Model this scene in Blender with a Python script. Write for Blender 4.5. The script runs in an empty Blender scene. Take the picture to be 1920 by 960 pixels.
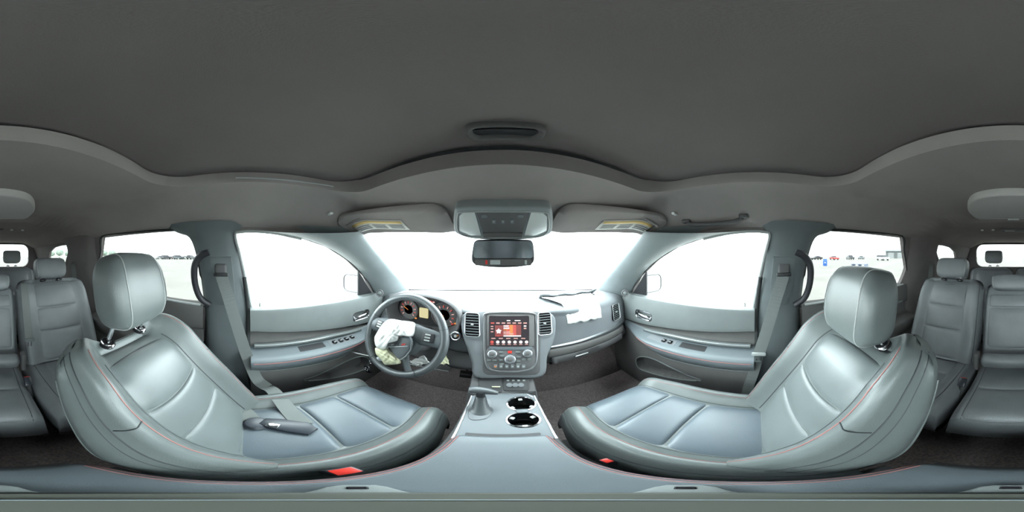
import bpy, bmesh, math, random
from mathutils import Vector, Matrix
from mathutils.geometry import tessellate_polygon

# ------------------------------------------------------------------ camera, sky, exposure
SC = bpy.context.scene
ZC = 1.42                       # lens height above the ground (m); all coordinates below are relative to the lens height
YAW = math.radians(-3.375)
cam_data = bpy.data.cameras.new('panorama_camera')
cam_data.type = 'PANO'
try:
    cam_data.cycles.panorama_type = 'EQUIRECTANGULAR'
except Exception:
    cam_data.panorama_type = 'EQUIRECTANGULAR'
cam_data.clip_start = 0.005
cam_data.clip_end = 2000
cam = bpy.data.objects.new('panorama_camera', cam_data)
SC.collection.objects.link(cam)
cam.location = (0, 0, ZC)
cam.rotation_euler = (math.pi / 2, 0, YAW)
SC.camera = cam
SC.view_settings.view_transform = 'Standard'
SC.view_settings.look = 'None'
SC.view_settings.gamma = 1.0
SC.view_settings.use_curve_mapping = False
SC.view_settings.exposure = 4.3
try:
    SC.cycles.use_denoising = True
    SC.cycles.max_bounces = 14
    SC.cycles.diffuse_bounces = 8
    SC.cycles.transparent_max_bounces = 16
    SC.cycles.sample_clamp_indirect = 6.0
except Exception:
    pass
world = bpy.data.worlds.new('overcast_sky')
SC.world = world
world.use_nodes = True
wn = world.node_tree
wn.nodes['Background'].inputs[0].default_value = (0.85, 0.975, 1.0, 1)
wn.nodes['Background'].inputs[1].default_value = 1.0

# ------------------------------------------------------------------ helpers
R = math.radians
COL = SC.collection
PX = 360.0 / 1920.0
U0 = 942.0                      # image column of the car's straight-ahead direction
def ray(u, v):
    lo = R((u - U0) * PX); la = R((480 - v) * PX)
    return Vector((math.sin(lo) * math.cos(la), math.cos(lo) * math.cos(la), math.sin(la)))
def at(u, v, x=None, y=None, z=None, h=None):
    d = ray(u, v)
    if x is not None: t = x / d.x
    elif y is not None: t = y / d.y
    elif z is not None: t = z / d.z
    else: t = h / math.hypot(d.x, d.y)
    return d * t
def onplane(u, v, p, n):
    d = ray(u, v); p = Vector(p); n = Vector(n)
    return d * (p.dot(n) / d.dot(n))
SX0, SXK = .71, .35             # side glass plane: |x| = SX0 - SXK*z
def sidex(z): return SX0 - SXK * z
def sidepx(u, v, s=-1, off=0.0):
    """point on the side plane for a pixel of the LEFT half; s=+1 mirrors it to the right side"""
    d = ray(u, v)
    t = (SX0 - off) / (-d.x + SXK * d.z)
    p = d * t
    return Vector((p.x * (-s), p.y, p.z))
def lerp(a, b, t): return a + (b - a) * t
def sst(a, b, x):
    t = min(1.0, max(0.0, (x - a) / (b - a))); return t * t * (3 - 2 * t)
def interp(tab, x):
    if x <= tab[0][0]: return tab[0][1]
    for (x0, y0), (x1, y1) in zip(tab, tab[1:]):
        if x <= x1:
            return lerp(y0, y1, (x - x0) / (x1 - x0))
    return tab[-1][1]
def sinterp(tab, x):
    """smooth (monotone-ish) interpolation of a table"""
    if x <= tab[0][0]: return tab[0][1]
    if x >= tab[-1][0]: return tab[-1][1]
    n = len(tab)
    for i in range(n - 1):
        if x <= tab[i + 1][0]:
            x0, y0 = tab[i]; x1, y1 = tab[i + 1]
            m0 = (y1 - tab[i - 1][1]) / (x1 - tab[i - 1][0]) if i > 0 else (y1 - y0) / (x1 - x0)
            m1 = (tab[i + 2][1] - y0) / (tab[i + 2][0] - x0) if i < n - 2 else (y1 - y0) / (x1 - x0)
            h = x1 - x0; t = (x - x0) / h
            return ((2*t**3 - 3*t*t + 1) * y0 + (t**3 - 2*t*t + t) * h * m0 + (-2*t**3 + 3*t*t) * y1 + (t**3 - t*t) * h * m1)
def cr(pts, n=8, closed=False):
    """Catmull-Rom through points"""
    P = [Vector(p) for p in pts]; N = len(P); out = []
    rng = N if closed else N - 1
    for i in range(rng):
        p1, p2 = P[i], P[(i + 1) % N]
        p0 = P[i - 1] if (closed or i > 0) else p1 * 2 - p2
        p3 = P[(i + 2) % N] if (closed or i + 2 < N) else p2 * 2 - p1
        for k in range(n):
            t = k / n
            out.append(0.5 * ((2 * p1) + (p2 - p0) * t + (2 * p0 - 5 * p1 + 4 * p2 - p3) * t * t + (-p0 + 3 * p1 - 3 * p2 + p3) * t ** 3))
    if not closed: out.append(P[-1].copy())
    return out
WLOC = {}
class MB:
    """collects shapes; build() links them as ONE mesh object"""
    def __init__(s): s.v = []; s.f = []
    def add(s, v, f):
        o = len(s.v); s.v += [Vector(p) for p in v]; s.f += [tuple(i + o for i in q) for q in f]; return s
    def addbm(s, bm):
        bm.verts.index_update()
        s.add([v.co.copy() for v in bm.verts], [[v.index for v in f.verts] for f in bm.faces]); bm.free(); return s
    def box(s, c, size, r=0.0, seg=2, rot=None):
        bm = bmesh.new(); bmesh.ops.create_cube(bm, size=1)
        bmesh.ops.scale(bm, vec=size, verts=bm.verts)
        if r > 0:
            bmesh.ops.bevel(bm, geom=list(bm.edges), offset=min(r, min(size) * .49), segments=seg, profile=.5, affect='EDGES')
        M = Matrix.Translation(Vector(c)) @ (rot.to_4x4() if rot else Matrix())
        bmesh.ops.transform(bm, matrix=M, verts=bm.verts)
        return s.addbm(bm)
    def tube(s, path, r, n=8, closed=False, caps=True, flat=1.0, up=None):
        P = [Vector(p) for p in path]; N = len(P)
        rr = r if isinstance(r, (list, tuple)) else [r] * N
        nrm = None; v = []
        for i in range(N):
            a = P[i - 1] if (closed or i > 0) else P[i]; b = P[(i + 1) % N] if (closed or i < N - 1) else P[i]
            t = (b - a)
            if t.length < 1e-9: t = Vector((0, 0, 1))
            t.normalize()
            if up is not None: q = Vector(up)
            elif nrm is None: q = Vector((0, 0, 1)) if abs(t.z) < .9 else Vector((0, 1, 0))
            else: q = nrm
            q = q - t * q.dot(t)
            if q.length < 1e-6: q = Vector((1, 0, 0)) - t * t.x
            q.normalize(); nrm = q; w = t.cross(q)
            for k in range(n):
                a_ = 2 * math.pi * k / n
                v.append(P[i] + (w * math.cos(a_) + q * math.sin(a_) * flat) * rr[i])
        f = []
        for i in range(N if closed else N - 1):
            j = (i + 1) % N
            for k in range(n):
                l = (k + 1) % n; f.append((i * n + k, i * n + l, j * n + l, j * n + k))
        if caps and not closed:
            f.append(tuple(range(n))[::-1]); f.append(tuple((N - 1) * n + k for k in range(n)))
        return s.add(v, f)
    def grid(s, rows, cu=False, cv=False, capu=False):
        """rows[i][j]; cu closes each row, cv closes first/last row; capu caps first and last closed rows"""
        n = len(rows[0]); m = len(rows); v = [p for r in rows for p in r]; f = []
        for i in range(m if cv else m - 1):
            a = i * n; b = ((i + 1) % m) * n
            for j in range(n if cu else n - 1):
                k = (j + 1) % n; f.append((a + j, a + k, b + k, b + j))
        if capu: f.append(tuple(range(n))[::-1]); f.append(tuple((m - 1) * n + k for k in range(n)))
        return s.add(v, f)
    def plate(s, pts, n, th, bev=0.0, seg=2, holes=()):
        """flat outline pts extruded by th against normal n (front face at pts)"""
        n = Vector(n).normalized(); pts = [Vector(p) for p in pts]
        if holes:
            loops = [pts] + [[Vector(p) for p in h] for h in holes]
            allp = [p for l in loops for p in l]; tri = tessellate_polygon(loops); N = len(allp)
            v = allp + [p - n * th for p in allp]; f = []
            for t in tri: f.append(tuple(t)); f.append(tuple(i + N for i in reversed(t)))
            o = 0
            for l in loops:
                L = len(l)
                for i in range(L): j = (i + 1) % L; f.append((o + i, o + j, o + j + N, o + i + N))
                o += L
            return s.add(v, f)
        bm = bmesh.new(); vs = [bm.verts.new(p) for p in pts]; face = bm.faces.new(vs); bm.normal_update()
        if face.normal.dot(n) < 0: face.normal_flip()
        back = [bm.verts.new(p - n * th) for p in pts]; bm.faces.new(back)
        L = len(pts)
        for i in range(L):
            j = (i + 1) % L; bm.faces.new((vs[i], vs[j], back[j], back[i]))
        bmesh.ops.recalc_face_normals(bm, faces=bm.faces)
        if bev > 0:
            es = [e for e in bm.edges if e.verts[0] in vs and e.verts[1] in vs]
            bmesh.ops.bevel(bm, geom=es, offset=bev, segments=seg, profile=.5, affect='EDGES')
        return s.addbm(bm)
    def lathe(s, c, axis, prof, n=32, closed=False):
        """prof: (radius, height along axis)"""
        a = Vector(axis).normalized(); q = Vector((0, 0, 1)) if abs(a.z) < .9 else Vector((0, 1, 0))
        x = (q - a * q.dot(a)).normalized(); y = a.cross(x); c = Vector(c)
        rows = [[c + a * h + (x * math.cos(2 * math.pi * k / n) + y * math.sin(2 * math.pi * k / n)) * r for k in range(n)] for r, h in prof]
        return s.grid(rows, cu=True, cv=closed, capu=not closed)
    def flipx(s):
        for p in s.v: p.x = -p.x
        return s
    def build(s, name, mat, parent=None, smooth=40, solid=0.0, label=None, recalc=True):
        pw = WLOC.get(parent.name, Vector()) if parent is not None else Vector()
        xs = [p.x for p in s.v]; ys = [p.y for p in s.v]; zs = [p.z for p in s.v]
        c = Vector(((min(xs) + max(xs)) / 2, (min(ys) + max(ys)) / 2, min(zs)))
        me = bpy.data.meshes.new(name)
        bm = bmesh.new(); vv = [bm.verts.new(p - c) for p in s.v]
        for q in s.f:
            try: bm.faces.new([vv[i] for i in q])
            except ValueError: pass
        bmesh.ops.remove_doubles(bm, verts=bm.verts, dist=1e-6)
        if recalc: bmesh.ops.recalc_face_normals(bm, faces=bm.faces)
        bm.to_mesh(me); bm.free()
        me.polygons.foreach_set('use_smooth', [True] * len(me.polygons))
        if smooth < 180: me.set_sharp_from_angle(angle=R(smooth))
        me.materials.append(mat)
        o = bpy.data.objects.new(name, me); COL.objects.link(o)
        w = c + Vector((0, 0, ZC)); o.location = w - pw; WLOC[o.name] = w
        if parent is not None: o.parent = parent
        if solid:
            m = o.modifiers.new('thickness', 'SOLIDIFY'); m.thickness = abs(solid); m.offset = 1 if solid > 0 else -1
        if label: o['label'] = label
        return o
def tag(o, label, cat=None, group=None, kind=None):
    o['label'] = label
    if cat: o['category'] = cat
    if group: o['group'] = group
    if kind: o['kind'] = kind
    return o
def empty(name, loc, label, cat, group=None, kind=None):
    o = bpy.data.objects.new(name, None); COL.objects.link(o)
    o.empty_display_size = .05
    o.location = Vector(loc) + Vector((0, 0, ZC)); WLOC[o.name] = o.location.copy()
    return tag(o, label, cat, group, kind)
def text(name, body, size, mat, parent, origin, xdir, ydir, depth=.0006, align='CENTER'):
    cu = bpy.data.curves.new('t', 'FONT'); cu.body = body; cu.size = size; cu.extrude = depth / 2; cu.align_x = align; cu.align_y = 'CENTER'
    ob = bpy.data.objects.new('t', cu); COL.objects.link(ob)
    bpy.context.view_layer.update()
    me = bpy.data.meshes.new_from_object(ob); bpy.data.objects.remove(ob)
    X = Vector(xdir).normalized(); Y = Vector(ydir).normalized(); Z = X.cross(Y)
    m = MB(); m.add([Vector(origin) + X * v.co.x + Y * v.co.y + Z * v.co.z for v in me.vertices], [list(p.vertices) for p in me.polygons])
    bpy.data.meshes.remove(me)
    return m.build(name, mat, parent, smooth=20)
def rrect(cx, cy, w, h, r, n=5):
    """rounded rectangle outline in 2D, counter-clockwise"""
    out = []
    for (sx, sy, a0) in ((1, 1, 0), (-1, 1, 90), (-1, -1, 180), (1, -1, 270)):
        for k in range(n + 1):
            a = R(a0 + 90 * k / n)
            out.append((cx + sx * (w / 2 - r) + r * math.cos(a), cy + sy * (h / 2 - r) + r * math.sin(a)))
    return out

# ------------------------------------------------------------------ materials
def mat(name, col, rough=.6, metal=0.0, spec=.5, noise=0.0, nscale=40.0, bump=0.0, bscale=300.0, emit=None, estr=1.0, sheen=0.0, coat=0.0, tex='NOISE'):
    m = bpy.data.materials.new(name); m.use_nodes = True; nt = m.node_tree; b = nt.nodes['Principled BSDF']
    b.inputs['Base Color'].default_value = (*col, 1); b.inputs['Roughness'].default_value = rough
    b.inputs['Metallic'].default_value = metal; b.inputs['Specular IOR Level'].default_value = spec
    if sheen: b.inputs['Sheen Weight'].default_value = sheen
    if coat: b.inputs['Coat Weight'].default_value = coat; b.inputs['Coat Roughness'].default_value = .15
    tc = nt.nodes.new('ShaderNodeTexCoord')
    if noise:
        n = nt.nodes.new('ShaderNodeTexNoise'); n.inputs['Scale'].default_value = nscale; n.inputs['Detail'].default_value = 5
        nt.links.new(tc.outputs['Object'], n.inputs['Vector'])
        r = nt.nodes.new('ShaderNodeValToRGB')
        r.color_ramp.elements[0].position = .3; r.color_ramp.elements[1].position = .7
        r.color_ramp.elements[0].color = (*[c * (1 - noise) for c in col], 1); r.color_ramp.elements[1].color = (*[min(1, c * (1 + noise)) for c in col], 1)
        nt.links.new(n.outputs['Fac'], r.inputs['Fac']); nt.links.new(r.outputs['Color'], b.inputs['Base Color'])
    if bump:
        if tex == 'VORONOI':
            n2 = nt.nodes.new('ShaderNodeTexVoronoi'); n2.inputs['Scale'].default_value = bscale; src = n2.outputs['Distance']
        elif tex == 'WAVE':
            n2 = nt.nodes.new('ShaderNodeTexWave'); n2.inputs['Scale'].default_value = bscale; src = n2.outputs['Fac']
        else:
            n2 = nt.nodes.new('ShaderNodeTexNoise'); n2.inputs['Scale'].default_value = bscale; n2.inputs['Detail'].default_value = 3; src = n2.outputs['Fac']
        nt.links.new(tc.outputs['Object'], n2.inputs['Vector'])
        bp = nt.nodes.new('ShaderNodeBump'); bp.inputs['Strength'].default_value = bump; bp.inputs['Distance'].default_value = .002
        nt.links.new(src, bp.inputs['Height']); nt.links.new(bp.outputs['Normal'], b.inputs['Normal'])
    if emit:
        b.inputs['Emission Color'].default_value = (*emit, 1); b.inputs['Emission Strength'].default_value = estr
    return m
def glassmat(name, tint, refl=.04):
    m = bpy.data.materials.new(name); m.use_nodes = True; nt = m.node_tree; nt.nodes.clear()
    out = nt.nodes.new('ShaderNodeOutputMaterial'); mix = nt.nodes.new('ShaderNodeMixShader')
    tr = nt.nodes.new('ShaderNodeBsdfTransparent'); tr.inputs[0].default_value = (*tint, 1)
    gl = nt.nodes.new('ShaderNodeBsdfGlossy'); gl.inputs['Roughness'].default_value = .03
    mix.inputs[0].default_value = refl
    nt.links.new(tr.outputs[0], mix.inputs[1]); nt.links.new(gl.outputs[0], mix.inputs[2]); nt.links.new(mix.outputs[0], out.inputs[0])
    return m
K = {}
K['leather'] = mat('seat_leather', (.105, .118, .116), .36, spec=.5, noise=.10, nscale=9, bump=.12, bscale=520, tex='VORONOI')
K['panel'] = mat('seat_insert_leather', (.115, .130, .130), .33, spec=.5, noise=.10, nscale=8, bump=.11, bscale=560, tex='VORONOI')
K['rearleather'] = mat('rear_seat_leather', (.165, .175, .182), .40, spec=.5, noise=.10, nscale=9, bump=.25, bscale=420, tex='VORONOI')
K['armleather'] = mat('armrest_leather', (.078, .092, .102), .40, noise=.08, nscale=9, bump=.10, bscale=560, tex='VORONOI')
K['cushion'] = mat('cushion_insert_leather', (.088, .108, .124), .34, noise=.10, nscale=8, bump=.10, bscale=560, tex='VORONOI')
K['seatback'] = mat('seat_shell_plastic', (.03, .03, .032), .6, bump=.2, bscale=600)
K['thread'] = mat('red_thread', (.30, .11, .10), .6)
K['seam'] = mat('dark_thread', (.035, .04, .042), .6)
K['piping'] = mat('grey_piping', (.30, .31, .30), .5)
K['head'] = mat('headliner_fabric', (.275, .248, .238), .95, spec=.1, noise=.06, nscale=6, bump=.3, bscale=900)
K['shade'] = mat('sunshade_fabric', (.148, .132, .126), .95, spec=.1, noise=.05, nscale=5, bump=.3, bscale=900)
K['pillar'] = mat('pillar_trim_plastic', (.12, .135, .138), .7, spec=.3, noise=.05, nscale=10, bump=.2, bscale=700)
K['pillarfront'] = mat('windshield_pillar_trim', (.20, .222, .228), .6, spec=.35, noise=.05, nscale=10, bump=.15, bscale=700)  # lighter copy of the pillar plastic; light on it put into the colour
K['media'] = mat('media_panel_plastic', (.40, .385, .37), .6, spec=.3, bump=.1, bscale=700)
K['ohc'] = mat('overhead_console_plastic', (.24, .26, .265), .5, bump=.1, bscale=700)
K['hood'] = mat('hood_paint', (.030, .037, .036), .35, coat=.3)
K['frit'] = mat('black_frit_band', (.006, .006, .007), .7, spec=.1)
K['pillarrear'] = mat('rear_pillar_trim_plastic', (.16, .145, .14), .75, spec=.3, noise=.06, nscale=10, bump=.2, bscale=700)
K['dash'] = mat('dash_soft_plastic', (.160, .170, .178), .8, spec=.12, noise=.05, nscale=12, bump=.25, bscale=700)
K['dashlow'] = mat('dash_lower_plastic', (.085, .083, .085), .6, spec=.4, noise=.05, nscale=12, bump=.25, bscale=700)
K['door'] = mat('door_soft_plastic', (.135, .148, .146), .6, spec=.35, noise=.05, nscale=12, bump=.2, bscale=700)
K['doorlow'] = mat('door_lower_plastic', (.10, .096, .094), .7, spec=.3, noise=.06, nscale=12, bump=.25, bscale=600)
K['doorrest'] = mat('door_armrest_vinyl', (.12, .14, .15), .45, bump=.2, bscale=500)
K['black'] = mat('black_plastic', (.018, .018, .02), .5)
K['gloss'] = mat('gloss_black', (.012, .012, .014), .12)
K['rubber'] = mat('black_rubber', (.02, .022, .022), .8)
K['seal'] = mat('pale_seal', (.34, .36, .35), .45)
K['silver'] = mat('satin_silver', (.50, .51, .53), .34, metal=1.0)
K['chrome'] = mat('chrome', (.82, .82, .85), .10, metal=1.0)
K['console'] = mat('console_panel', (.080, .093, .103), .42, spec=.5, noise=.05, nscale=20)
K['carpet'] = mat('carpet', (.20, .170, .165), 1.0, spec=.05, noise=.35, nscale=160, bump=.9, bscale=350)
K['mat'] = mat('rubber_floor', (.02, .019, .02), .8, noise=.2, nscale=60, bump=.5, bscale=200)
K['belt'] = mat('belt_webbing', (.14, .152, .145), .75, bump=.25, bscale=260, tex='WAVE')
K['beltdark'] = mat('belt_buckle_plastic', (.02, .024, .032), .35)
K['red'] = mat('red_button', (.55, .03, .02), .35)
K['cloth'] = mat('airbag_cloth', (.62, .62, .60), .9, spec=.1, noise=.05, nscale=14, bump=.5, bscale=120)
K['clothold'] = mat('airbag_cloth_yellowed', (.50, .49, .34), .9, spec=.1, noise=.15, nscale=20, bump=.5, bscale=120)
K['white'] = mat('white_plastic', (.75, .75, .73), .4)
K['paper'] = mat('label_paper', (.62, .60, .55), .6)
K['yellow'] = mat('label_yellow', (.60, .42, .16), .6)
K['ink'] = mat('label_ink', (.22, .22, .22), .6)
K['lens'] = mat('lamp_lens', (.55, .58, .56), .25, coat=.5)
K['wheel'] = mat('wheel_leather', (.065, .072, .076), .33, bump=.2, bscale=500, tex='VORONOI')
K['wheelhub'] = mat('wheel_hub_plastic', (.075, .085, .092), .5, bump=.2, bscale=600)
K['glass'] = glassmat('clear_glass', (.97, .98, .98), .015)
K['privacy'] = glassmat('privacy_glass', (.425, .425, .42), .015)
K['stand'] = mat('stand_plastic', (.030, .034, .030), .5)
K['stand2'] = mat('stand_disc_plastic', (.050, .053, .044), .5)
K['handle'] = mat('handle_plastic', (.028, .027, .032), .5)
K['tweet'] = mat('tweeter_mesh', (.10, .11, .11), .6)
K['slat'] = mat('vent_slat_plastic', (.20, .21, .215), .45)
K['mirror'] = mat('mirror_glass', (.9, .92, .93), .03, metal=1.0)
K['mirrordark'] = mat('dimmed_mirror_glass', (.55, .57, .60), .12, metal=1.0)
K['exta'] = mat('car_body_paint', (.42, .43, .44), .25, coat=.6)
K['screen'] = mat('screen_glass', (.008, .008, .009), .35, spec=.15, emit=(.012, .01, .011), estr=.2)
def emis(name, col, s=1.0):
    return mat(name, (.02, .02, .02), .5, emit=col, estr=s)
ES = 1.0 / (2 ** 4.3)
K['e_white'] = emis('display_white', (1, .93, .93), ES * 1.0)
K['e_red'] = emis('display_red', (1, .10, .07), ES * .75)
K['e_dred'] = emis('display_dark_red', (.55, .04, .03), ES * .5)
K['e_orange'] = emis('display_orange', (1, .35, .06), ES * .9)
K['e_amber'] = emis('display_amber', (.95, .85, .45), ES * .75)
K['e_pink'] = emis('display_pink', (1, .55, .5), ES * .8)
K['ground'] = mat('lot_ground', (.30, .285, .265), .95, spec=.1, noise=.12, nscale=.35, bump=.4, bscale=6)
# ------------------------------------------------------------------ ground and car shell
g = MB(); g.grid([[(lerp(-220, 220, i / 44), lerp(-220, 220, j / 44), -ZC - .0) for i in range(45)] for j in range(45)])
ground = g.build('ground', K['ground']); tag(ground, 'pale dusty open lot surface around the vehicle', 'ground', kind='structure')

m = MB(); m.box((0, -.62, -1.01), (1.66, 3.70, .06))
floor = m.build('floor', K['carpet']); tag(floor, 'dark carpeted vehicle floor', 'floor', kind='structure')
m = MB(); m.grid([[(x, y, z) for x in (-.82, -.4, 0, .4, .82)] for y, z in ((.86, -.985), (.98, -.93), (1.08, -.80), (1.16, -.60), (1.22, -.40), (1.23, -.31))])
fw = m.build('wall_front', K['carpet'], solid=.03); tag(fw, 'dark carpeted toe board under the dashboard', 'wall', kind='structure')

WF = [(440,436),(470,434),(505,436),(560,446),(610,463),(650,488),(680,517),(697,553),(700,572),(640,577),(560,583),(471,586)]
WR = [(192,443),(250,436),(330,431),(350,437),(362,452),(370,478),(376,515),(384,574),(212,546),(187,535),(184,505),(189,470)]
WQ = [(131,459),(115,461),(101,465),(93,473),(91,484),(95,505),(100,520),(115,520)]
def sideouts(s, px, sc=1.0, off=0.0, smooth=0):
    P = [sidepx(u, v, s, off) for u, v in px]
    if smooth: P = cr(P, smooth, True)
    if sc != 1.0:
        c = sum(P, Vector()) / len(P); P = [c + (p - c) * sc for p in P]
    return P
def sidepoly(s, yz): return [Vector((s * sidex(z), y, z)) for y, z in yz]
for s, nm, who in ((-1, 'left', 'driver'), (1, 'right', 'passenger')):
    n = (-s, 0, -SXK)
    m = MB()
    m.plate(sidepoly(s, [(1.08, -.38), (.50, .10), (.38, .165), (-2.5, .165), (-2.5, -.38)]), n, .03,
            holes=[sideouts(s, WF), sideouts(s, WR), sideouts(s, WQ)])
    m.box((s * .835, -.6, -.66), (.03, 3.8, .72))
    w = m.build('wall_' + nm, K['pillarrear'], smooth=30)
    tag(w, f"{who}'s side body shell with openings for three side windows", 'body side', kind='structure')
    idx = 2 if s < 0 else 5
    for k, (px, mt, lb) in enumerate(((WF, 'glass', 'clear front door glass'), (WR, 'privacy', 'tinted rear door glass'), (WQ, 'privacy', 'small tinted quarter glass'))):
        p = MB(); p.plate(sideouts(s, px, 1.03, -.018), n, .004)
        o = p.build(f'window_{idx + k}', K[mt], smooth=30)
        tag(o, f"{lb} on the {who}'s side", 'window', kind='structure')

# windshield
WB = lambda x: Vector((x, 1.26 - .36 * x * x, -.275)); WT = lambda x: Vector((x, .60 - .30 * x * x, .085 - .04 * x * x))
rows = []
for k in range(9):
    t = k / 8; row = []
    for i in range(25):
        q = lerp(-1, 1, i / 24); a = WB(q * .72); b = WT(q * .60)
        p = a.lerp(b, t); bow = .03 * math.sin(math.pi * t); row.append(p + Vector((0, bow * .45, bow)))
    rows.append(row)
m = MB(); m.grid(rows); o = m.build('window_1', K['glass'], solid=.005); tag(o, 'raked clear windshield above the dashboard', 'windshield', kind='structure')

m = MB(); m.tube([WB(lerp(-.72, .72, k / 40)) + Vector((0, -.012, .004)) for k in range(41)], .0065, 8)
o = m.build('trim_15', K['frit']); tag(o, 'thin black seal along the foot of the windshield', 'seal', kind='structure')
# tailgate with rear window
hole = [Vector((x, -2.45, z)) for x, z in rrect(.0, .005, 1.17, .34, .10, 6)]
m = MB(); m.plate([Vector(p) for p in ((-.82, -2.45, -1.05), (.82, -2.45, -1.05), (.82, -2.45, .0), (.66, -2.45, .26), (-.66, -2.45, .26), (-.82, -2.45, .0))], (0, 1, 0), .05, holes=[hole])
o = m.build('wall_rear', K['pillarrear'], smooth=30); tag(o, 'tailgate trim framing the rear window', 'tailgate', kind='structure')
m = MB(); m.plate([p * 1.0 + Vector(((p.x) * .03, -.02, (p.z - .005) * .05)) for p in hole], (0, 1, 0), .004)
o = m.build('window_8', K['privacy'], smooth=30); tag(o, 'tinted rear window behind the third-row seats', 'window', kind='structure')

# ceiling with sunroof opening
ZCEN = [(-2.7, .20), (-2.0, .205), (-1.05, .21), (-.955, .212), (-.935, .228), (-.5, .228), (-.25, .226), (.15, .226), (.30, .222), (.38, .196), (.46, .152), (.54, .118), (.62, .088)]
ZEDG = [(-2.7, .12), (-.9, .125), (.0, .118), (.25, .108), (.40, .090), (.50, .072), (.62, .05)]
def ceilz(x, y):
    zc = sinterp(ZCEN, y); ze = sinterp(ZEDG, y); a = abs(x)
    k = sst(.47, .70, a)
    # shallow side rail between the opening and the roof edge
    rail = .010 * math.exp(-((a - .56) / .035) ** 2) * (1 if -.6 < y < .35 else 0)
    return lerp(zc, ze - .004, k) - rail * 0
OPX, OPY0, OPY1, OPR = .462, -.262, .338, .10
def oploop(N, grow=0.0):
    base = rrect(0, (OPY0 + OPY1) / 2, 2 * OPX + 2 * grow, OPY1 - OPY0 + 2 * grow, OPR + grow, 10)
    per = [Vector((x, y, 0)) for x, y in base]; L = [0]
    for a, b in zip(per, per[1:] + per[:1]): L.append(L[-1] + (b - a).length)
    out = []
    for k in range(N):
        d = L[-1] * k / N
        for i in range(len(per)):
            if L[i + 1] >= d:
                out.append(per[i].lerp(per[(i + 1) % len(per)], (d - L[i]) / (L[i + 1] - L[i] + 1e-9))); break
    return out
NL = 240
inner = oploop(NL); c0 = Vector((0, .04, 0))
def frontlim(x): return .612 - .30 * x * x
outer = []
for p in inner:
    d = (p - c0); cand = []
    if d.y > 0:
        lo, hi = 0.0, 10.0
        for _ in range(40):
            md = (lo + hi) / 2; q = c0 + d * md
            if q.y > frontlim(q.x) or abs(q.x) > .70: hi = md
            else: lo = md
        outer.append(c0 + d * lo)
    else:
        t = min(.70 / abs(d.x) if abs(d.x) > 1e-6 else 1e9, 2.52 / abs(d.y) if abs(d.y) > 1e-6 else 1e9)
        outer.append(c0 + d * t)
NR = 60; rows = []
for (grow, dz) in ((-.004, .045), (-.004, .012), (-.002, .004)):
    rows.append([Vector((p.x * (1 + grow / .46), p.y, ceilz(p.x, p.y) + dz)) for p in inner])
for k in range(NR + 1):
    t = (k / NR) ** 1.25
    rows.append([Vector((q.x, q.y, ceilz(q.x, q.y))) for q in (a.lerp(b, t) for a, b in zip(inner, outer))])
m = MB(); m.grid(rows, cu=True)
ceil = m.build('ceiling', K['head'], smooth=50); tag(ceil, 'dark grey fabric headliner with a sunroof opening', 'headliner', kind='structure')
m = MB(); m.plate([Vector((x, y, .36)) for x, y in ((-.72, .62), (.72, .62), (.72, -2.55), (-.72, -2.55))], (0, 0, 1), .02)
o = m.build('roof_panel', K['exta']); o.name = 'trim_9'; tag(o, 'outer metal roof skin above the headliner', 'roof', kind='structure')
for s in (-1, 1):   # outer roof rails closing the shell
    m = MB(); m.grid([[(s * sidex(.15) * 1.0, y, .15), (s * .72, y, .25), (s * .70, y, .36)] for y in (.62, 0, -1, -2.55)])
    o = m.build('trim_%d' % (10 if s < 0 else 11), K['exta'], solid=.01); tag(o, "outer metal roof side rail over the %s's windows" % ('driver' if s < 0 else 'passenger'), 'roof rail', kind='structure')
m = MB(); m.grid([[(x, frontlim(x) + d, ceilz(x, frontlim(x)) + dz) for x in [lerp(-.66, .66, i / 20) for i in range(21)]] for d, dz in ((-.004, .002), (.03, .03), (.02, .29))])
o = m.build('trim_12', K['black']); tag(o, 'dark header strip along the top of the windshield', 'header', kind='structure')

# sunroof shade
sh = empty('sunroof_shade', (0, .04, .25), 'grey fabric sunroof shade closed over the front seats', 'sunroof shade')
rows = []
for k in range(25):
    t = k / 24; row = []
    for p in oploop(120, .004):
        q = Vector((p.x * t, .04 + (p.y - .04) * t, .275 - .016 * (abs(p.x * t) / .46) ** 2)); row.append(q)
    rows.append(row)
rows = rows[1:]
m = MB(); m.grid(rows, cu=True); cc = len(m.v); m.v.append(Vector((0, .04, .275)))
for k in range(120): m.f.append((k, (k + 1) % 120, cc))
m.build('panel', K['shade'], sh, smooth=60, solid=.006)
# recessed pull at the front of the shade
hy = .278
m = MB()
def loop3(w, h, r, z, y=hy, x=.005): return [Vector((a + x, b + y, z)) for a, b in rrect(0, 0, w, h, r, 6)]
m.grid([loop3(.138, .052, .022, .274), loop3(.138, .052, .022, .262), loop3(.130, .045, .02, .259), loop3(.118, .036, .016, .262), loop3(.112, .032, .014, .272)], cu=True)
h = m.build('pull_rim', K['doorlow'], sh, smooth=60)
m = MB(); m.plate(loop3(.114, .033, .014, .2715), (0, 0, -1), .003); m.tube([(-.05, hy - .006, .268), (.06, hy - .006, .268)], .0035, 8)
m.build('pull_cup', K['black'], h)
m = MB(); m.tube(cr([(-.452, -.03, .236), (-.455, .06, .236), (-.452, .16, .235), (-.44, .26, .232)], 8), .0022, 6)  # pale strip painted as the light leaking past the shade edge
o = m.build('guide_rail', K['seal']); o.name = 'trim_8'; tag(o, "pale thin guide rail along the driver's edge of the sunroof opening", 'rail', kind='structure')

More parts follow.
